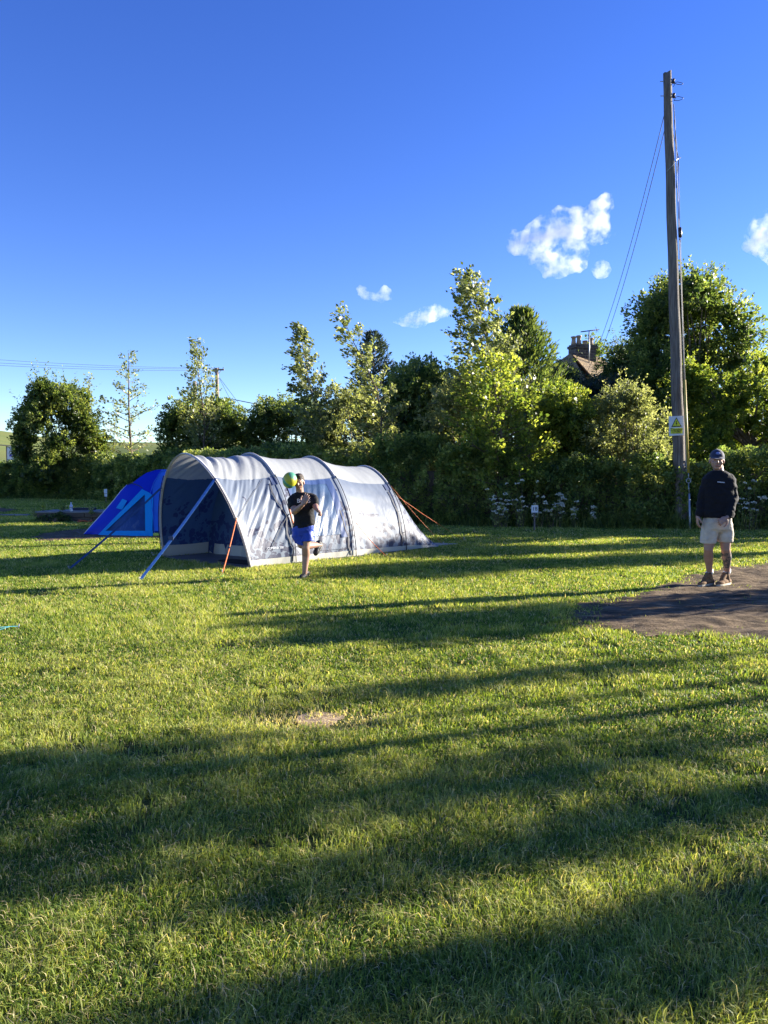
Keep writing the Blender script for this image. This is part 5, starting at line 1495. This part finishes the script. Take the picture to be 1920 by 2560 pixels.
# low planter of railway sleepers and stone
m_sleeper = mat('old_sleeper', (.12, .09, .065), .9, .4, 3, .2, .03, 8, sx=(.3, 1, 1))
m_slab = mat('grey_slab', (.23, .22, .20), .85, .2, 3, .2, .02, 8)
YW = 25.4
pa, pe = P(92, 1300, YW), P(300, 1302, YW)
zt = P(180, 1277, YW).z
pln = empty('raised_bed', ((pa.x + pe.x) / 2, YW, 0), 'low raised bed of old sleepers and stones left of the blue tent', 'raised bed')
rd = random.Random(5)
for row in range(2):
    x = pa.x
    while x < pe.x:
        L = rd.uniform(.5, 1.1); L = min(L, pe.x - x)
        if L < .1: break
        MB().box((x + L / 2, YW + .08 + rd.uniform(-.02, .02), .07 + row * .145), (L - .02, .22, .135), bevel=.015).build('sleeper', m_sleeper, pln)
        x += L
MB().box(((pa.x + pe.x) / 2, YW + .75, zt - .045), (pe.x - pa.x + .1, 1.5, .05), bevel=.01).build('top_slab', m_slab, pln)
MB().box(((pa.x + pe.x) / 2, YW + .75, (zt - .09) / 2), (pe.x - pa.x - .1, 1.2, zt - .09)).build('core', m_sleeper, pln)
MB().box(P(210, 1272, YW + .6), (.75, .25, .07), Matrix.Rotation(R(4), 3, 'Z'), bevel=.01).build('loose_board', m_cable, pln)
kb = empty('kerb', G(20, 1290), 'flat pale kerb stones at the far left beside the raised bed', 'kerb')
for k in range(4):
    c = G(-45 + k * 34, 1289.5 + .2 * k); MB().box((c.x, c.y, .03), (.48, .22, .08), bevel=.012).build('stone', m_slab, kb)
def weed(name, label, base, h, n, m, seed, lsize=.08, cat='plant', group=None, flower=None, sprd=.5, nl=9):
    rg = np.random.default_rng(seed); rd = random.Random(seed)
    root = empty(name, base, label, cat, group); mb = MB(); C = []; D = []; FL = MB()
    for i in range(n):
        a = rd.random() * 6.28; hh = h * (rd.uniform(.35, 1.1) if flower else rd.uniform(.6, 1.1)); t = base + Vector((math.cos(a) * sprd * hh * rd.random(), math.sin(a) * sprd * hh * rd.random(), hh))
        b0 = base + Vector((math.cos(a), math.sin(a), 0)) * .04 * n ** .5 * rd.random()
        mb.tube([b0, b0.lerp(t, .5) + Vector((0, 0, .05 * hh)), t], [.006, .005, .003], 4, cap=False)
        for k in range(nl):
            q = b0.lerp(t, rd.uniform(.15, 1)); C.append(tuple(q)); D.append((rd.uniform(-1, 1), rd.uniform(-1, 1), rd.uniform(0, .9)))
        if flower:
            for k in range(flower):
                an = rd.random() * 6.28; rr = rd.uniform(.3, 1) * (.045 + .03 * (i % 3)); FL.ball(t + Vector((rr * math.cos(an), rr * math.sin(an), .05 - rr * .5 + rd.uniform(-.02, .02))), (.015, .015, .012), seg=6)
    V, T = leaves_arrays(np.array(C), np.array(D), lsize, .5, rg, rg.uniform(.3, 1, len(C)))
    mb.build('stem', m_bark, root); leaf_object('leaves', V, T, m, root)
    if flower: FL.build('flower_head', m_flower, root)
    else: FL.b.free()
    return root
weed('weed', 'spindly weed at the left end of the raised bed', P(88, 1292, YW + .2) , .30, 5, L_olive, 61, .10)
weed('weed', 'pale yellowish weed standing up left of the water bottle', P(108, 1277, YW + .3), .22, 4, L_lime, 62, .10, sprd=.15)
weed('weed', 'dry leaning weed at the right end of the raised bed', P(231, 1290, YW - .1), .34, 6, L_olive, 63, .09)
for k, px in enumerate((140, 160)): weed('weed', ('short grassy weed nearest the water bottle', 'dark low weed hanging at the bed front')[k], P((158, 150)[k], (1277, 1290)[k], YW - .1 * k), .13, 8, (L_mid, L_dark)[k], 64 + k, .09)
dense_tree('weed_clump', 'dark weed clump growing against the front of the raised bed', 92, 180, 1284, 1308, 25.2, E(3), .3, 66, L_dark, 1500, .07, 14, (.10, .16), cat='plant', core=False)
m_plastic, nt, b = new_mat('clear_bottle_plastic'); b.inputs['Base Color'].default_value = (.80, .85, .88, 1); b.inputs['Roughness'].default_value = .12; b.inputs['Transmission Weight'].default_value = .45
q = P(178, 1276.5, YW + .12); q.z = zt - .02
bo = empty('water_bottle', q, 'clear plastic water bottle standing on the raised bed', 'bottle')
MB().tube([q, q + Vector((0, 0, .02)), q + Vector((0, 0, .10)), q + Vector((0, 0, .11)), q + Vector((0, 0, .19)), q + Vector((0, 0, .25)), q + Vector((0, 0, .275))], [.045, .05, .05, .045, .05, .022, .018], 18).build('bottle_body', m_plastic, bo, smooth=True)
MB().tube([q + Vector((0, 0, .275)), q + Vector((0, 0, .30))], .021, 14).build('cap', m_signw, bo)
MB().tube([q + Vector((0, 0, .115)), q + Vector((0, 0, .185))], .0515, 18).build('label_band', mat('bottle_label', (.62, .60, .66), .5, .2, 30), bo)
q = G(212, 1307); q2 = G(228, 1309)
mb = MB(); mb.tube([q + Vector((.22 * math.cos(a), .10 * math.sin(a), .05 + .03 * math.sin(a * 3))) for a in [k / 20 * 6.6 for k in range(21)]], .022, 6)
tag(mb.build('hose', mat('orange_hose', (.40, .08, .02), .6, .1, 20), loc=q), 'short curl of orange hose lying on the grass by the blue tent', 'hose')
q = G(545, 1447)
mb = MB(); mb.slab([q + Vector((.085 * math.cos(a), .06 * math.sin(a) * (1 if math.sin(a) > 0 else .5), .012 + .03 * math.cos(a))) for a in [k / 12 * 6.283 for k in range(12)]], (0, 0, .012))
tag(mb.build('frisbee_shard', mat('lime_plastic', (.25, .62, .12), .4, .1, 20), loc=q), 'small lime green plastic piece lying on the lawn in front of the porch', 'litter')
q = G(392, 1341); q.z = 0
mb = MB(); mb.box((q.x, q.y, .05), (.16, .10, .08), bevel=.02)
tag(mb.build('plastic_tub', mat('yellow_plastic', (.45, .55, .08), .45, .1, 20), loc=q), 'yellow green tub on the grass between the two tents', 'tub')
tl = empty('guy_line', G(44, 1573), 'teal cord reaching in from the left edge of the lawn to its peg', 'guy line')
MB().tube([G(-60, 1604) + Vector((0, 0, .11)), G(0, 1588) + Vector((0, 0, .075)), G(26, 1579) + Vector((0, 0, .05)), G(44, 1573) + Vector((0, 0, .03))], .0032, 6).tube([G(-60, 1609) + Vector((0, 0, .08)), G(0, 1590) + Vector((0, 0, .06)), G(26, 1579) + Vector((0, 0, .05))], .0028, 6).build('cord', mat('teal_cord', (.03, .19, .25), .6, .1, 20), tl)
MB().tube([G(48, 1572) + Vector((0, 0, .05)), G(44, 1573) - Vector((0, 0, .05))], .005, 6).build('peg', m_steel, tl)
# cow parsley along the hedge foot
for k, (px, py, h) in enumerate(((1236, 1304, 1.0), (1262, 1306, .8), (1376, 1308, .8), (1404, 1309, 1.05), (1432, 1308, .75), (1480, 1312, .55), (1346, 1306, .9), (1300, 1306, 1.25))):
    q = G(px, 1313); q = P(px, 1313, q.y - 1.2); q.z = 0
    weed('cow_parsley', None, q, h, 11, L_hedge, 70 + k, .10, 'plant', 'cow parsley flowering before the bramble hedge', 16)['label'] = ['white cow parsley head farthest left before the bramble hedge', 'low cow parsley second from the left before the bramble hedge', 'cow parsley just right of the number 18 plate', 'tall full cow parsley in the densest white cluster', 'cow parsley at the right side of the densest white cluster', 'smallest cow parsley between the cluster and the pole', 'cow parsley peeping over the number 18 plate', 'tallest cow parsley left of the number 18 plate'][k]
for k, (px, py, h) in enumerate(((1893, 1312, 1.25), (1868, 1314, 1.15))):
    q = G(px, 1319); q = P(px, 1319, q.y - 1.2); q.z = 0
    weed('cow_parsley', ('cow parsley at the right edge behind the standing man', 'cow parsley just right of the standing man shoulder')[k], q, h, 7, L_hedge, 90 + k, .10, 'plant', 'cow parsley flowering by the right edge', 14)
# long grass left uncut along the hedges
pts = []; hs = []
rng2 = np.random.default_rng(99)
for line, n in (([(950, 1304), (1100, 1309), (1250, 1312), (1400, 1314), (1560, 1316), (1700, 1318), (1850, 1319), (2000, 1320)], 9000), ([(-100, 1244.5), (150, 1246.5), (270, 1248.5), (420, 1254.5)], 5000)):
    for (p0, p1) in zip(line[:-1], line[1:]):
        a, c = G(*p0), G(*p1); m = n // (len(line) - 1)
        t = rng2.uniform(0, 1, m); w = rng2.uniform(-1.15, -.55, m) - (.3 if a.y > 40 else 0)
        pts.append(np.stack([a.x + (c.x - a.x) * t, a.y + (c.y - a.y) * t + w], 1)); hs.append(np.clip(.5 - np.abs(w + .7) * .3, .12, 1) * rng2.uniform(.4, 1.2, m))
pts = np.concatenate(pts); hs = np.concatenate(hs)
grass_object('long_grass', [blades(pts, np.full(len(pts), .02) * rng2.uniform(.7, 1.5, len(pts)), hs, True)], L_hedge, 'dark uncut long grass along the foot of the hedges')
# ================================================================== CLOUDS
m_cloud = bpy.data.materials.new('cloud_vapour'); m_cloud.use_nodes = True
nt = m_cloud.node_tree; nt.nodes.clear()
out = nt.nodes.new('ShaderNodeOutputMaterial'); pv = nt.nodes.new('ShaderNodeVolumePrincipled')
pv.inputs['Color'].default_value = (1, 1, 1, 1); pv.inputs['Anisotropy'].default_value = .0
tc = nt.nodes.new('ShaderNodeTexCoord')
at_ = nt.nodes.new('ShaderNodeTexNoise'); at_.inputs['Scale'].default_value = .05; at_.inputs['Detail'].default_value = 8; at_.inputs['Roughness'].default_value = .68
nt.links.new(tc.outputs['Object'], at_.inputs['Vector'])
mr = nt.nodes.new('ShaderNodeMapRange'); mr.inputs[1].default_value = .47; mr.inputs[2].default_value = .78; mr.inputs[3].default_value = 0; mr.inputs[4].default_value = .13
nt.links.new(at_.outputs['Fac'], mr.inputs[0]); nt.links.new(mr.outputs[0], pv.inputs['Density'])
nt.links.new(pv.outputs[0], out.inputs['Volume'])
YC = 900.0
def cloud(label, lobes, thick=.8, m=m_cloud):
    """lobes: (px, py, radius px)"""
    mb = MB(); S = YC / FPX
    for i, (x, y, r) in enumerate(lobes):
        mb.ball(P(x, y, YC + (i % 3 - 1) * r * .4 * S), (r * S * 1.35, r * S * thick, r * S * 1.2), seg=14)
    me = remeshed(mb, 4.0, 2, 0)
    n = len(me.vertices); co = np.empty(n * 3, np.float32); me.vertices.foreach_get('co', co); co = co.reshape(-1, 3)
    no = np.empty(n * 3, np.float32); me.vertices.foreach_get('normal', no); no = no.reshape(-1, 3)
    g = np.array([mnoise.noise((x * .06, y * .06, z * .08)) * 4 + mnoise.noise((x * .15, y * .15, z * .2)) * 2.2 for x, y, z in co])
    co += no * g[:, None]; me.vertices.foreach_set('co', co.ravel()); me.update()
    c = P(lobes[0][0], lobes[0][1], YC)
    return tag(link('cloud', me, None, m, loc=c), label, 'cloud')
cloud('largest white cloud, ragged and fluffy, left of the wooden pole', [(1300, 606, 30), (1335, 600, 36), (1372, 606, 34), (1408, 575, 34), (1440, 565, 36), (1480, 570, 36), (1510, 580, 24), (1500, 520, 24), (1515, 505, 20), (1370, 560, 26), (1400, 540, 24), (1440, 535, 22), (1350, 640, 24), (1375, 660, 28), (1405, 665, 28), (1440, 650, 26), (1455, 630, 18)])
cloud('small round cloud under the right side of the largest cloud', [(1500, 675, 20), (1512, 672, 16), (1488, 668, 12)])
cloud('small double tufted cloud above the bent young tree', [(898, 722, 10), (912, 732, 11), (926, 738, 12), (962, 727, 13), (974, 734, 11), (955, 748, 12), (940, 742, 9), (978, 746, 7)])
cloud('long low cloud touching the tip of the tallest poplar', [(1010, 808, 13), (1032, 800, 20), (1060, 790, 22), (1085, 785, 20), (1110, 782, 13), (1130, 781, 10), (990, 800, 8)])
cloud('cloud cut off by the right edge of the picture', [(1900, 600, 34), (1935, 580, 50), (1960, 610, 50), (1915, 560, 22)])
cloud('tiny faint cloud low behind the far left saplings', [(272, 1070, 14), (290, 1078, 14), (262, 1060, 10)])
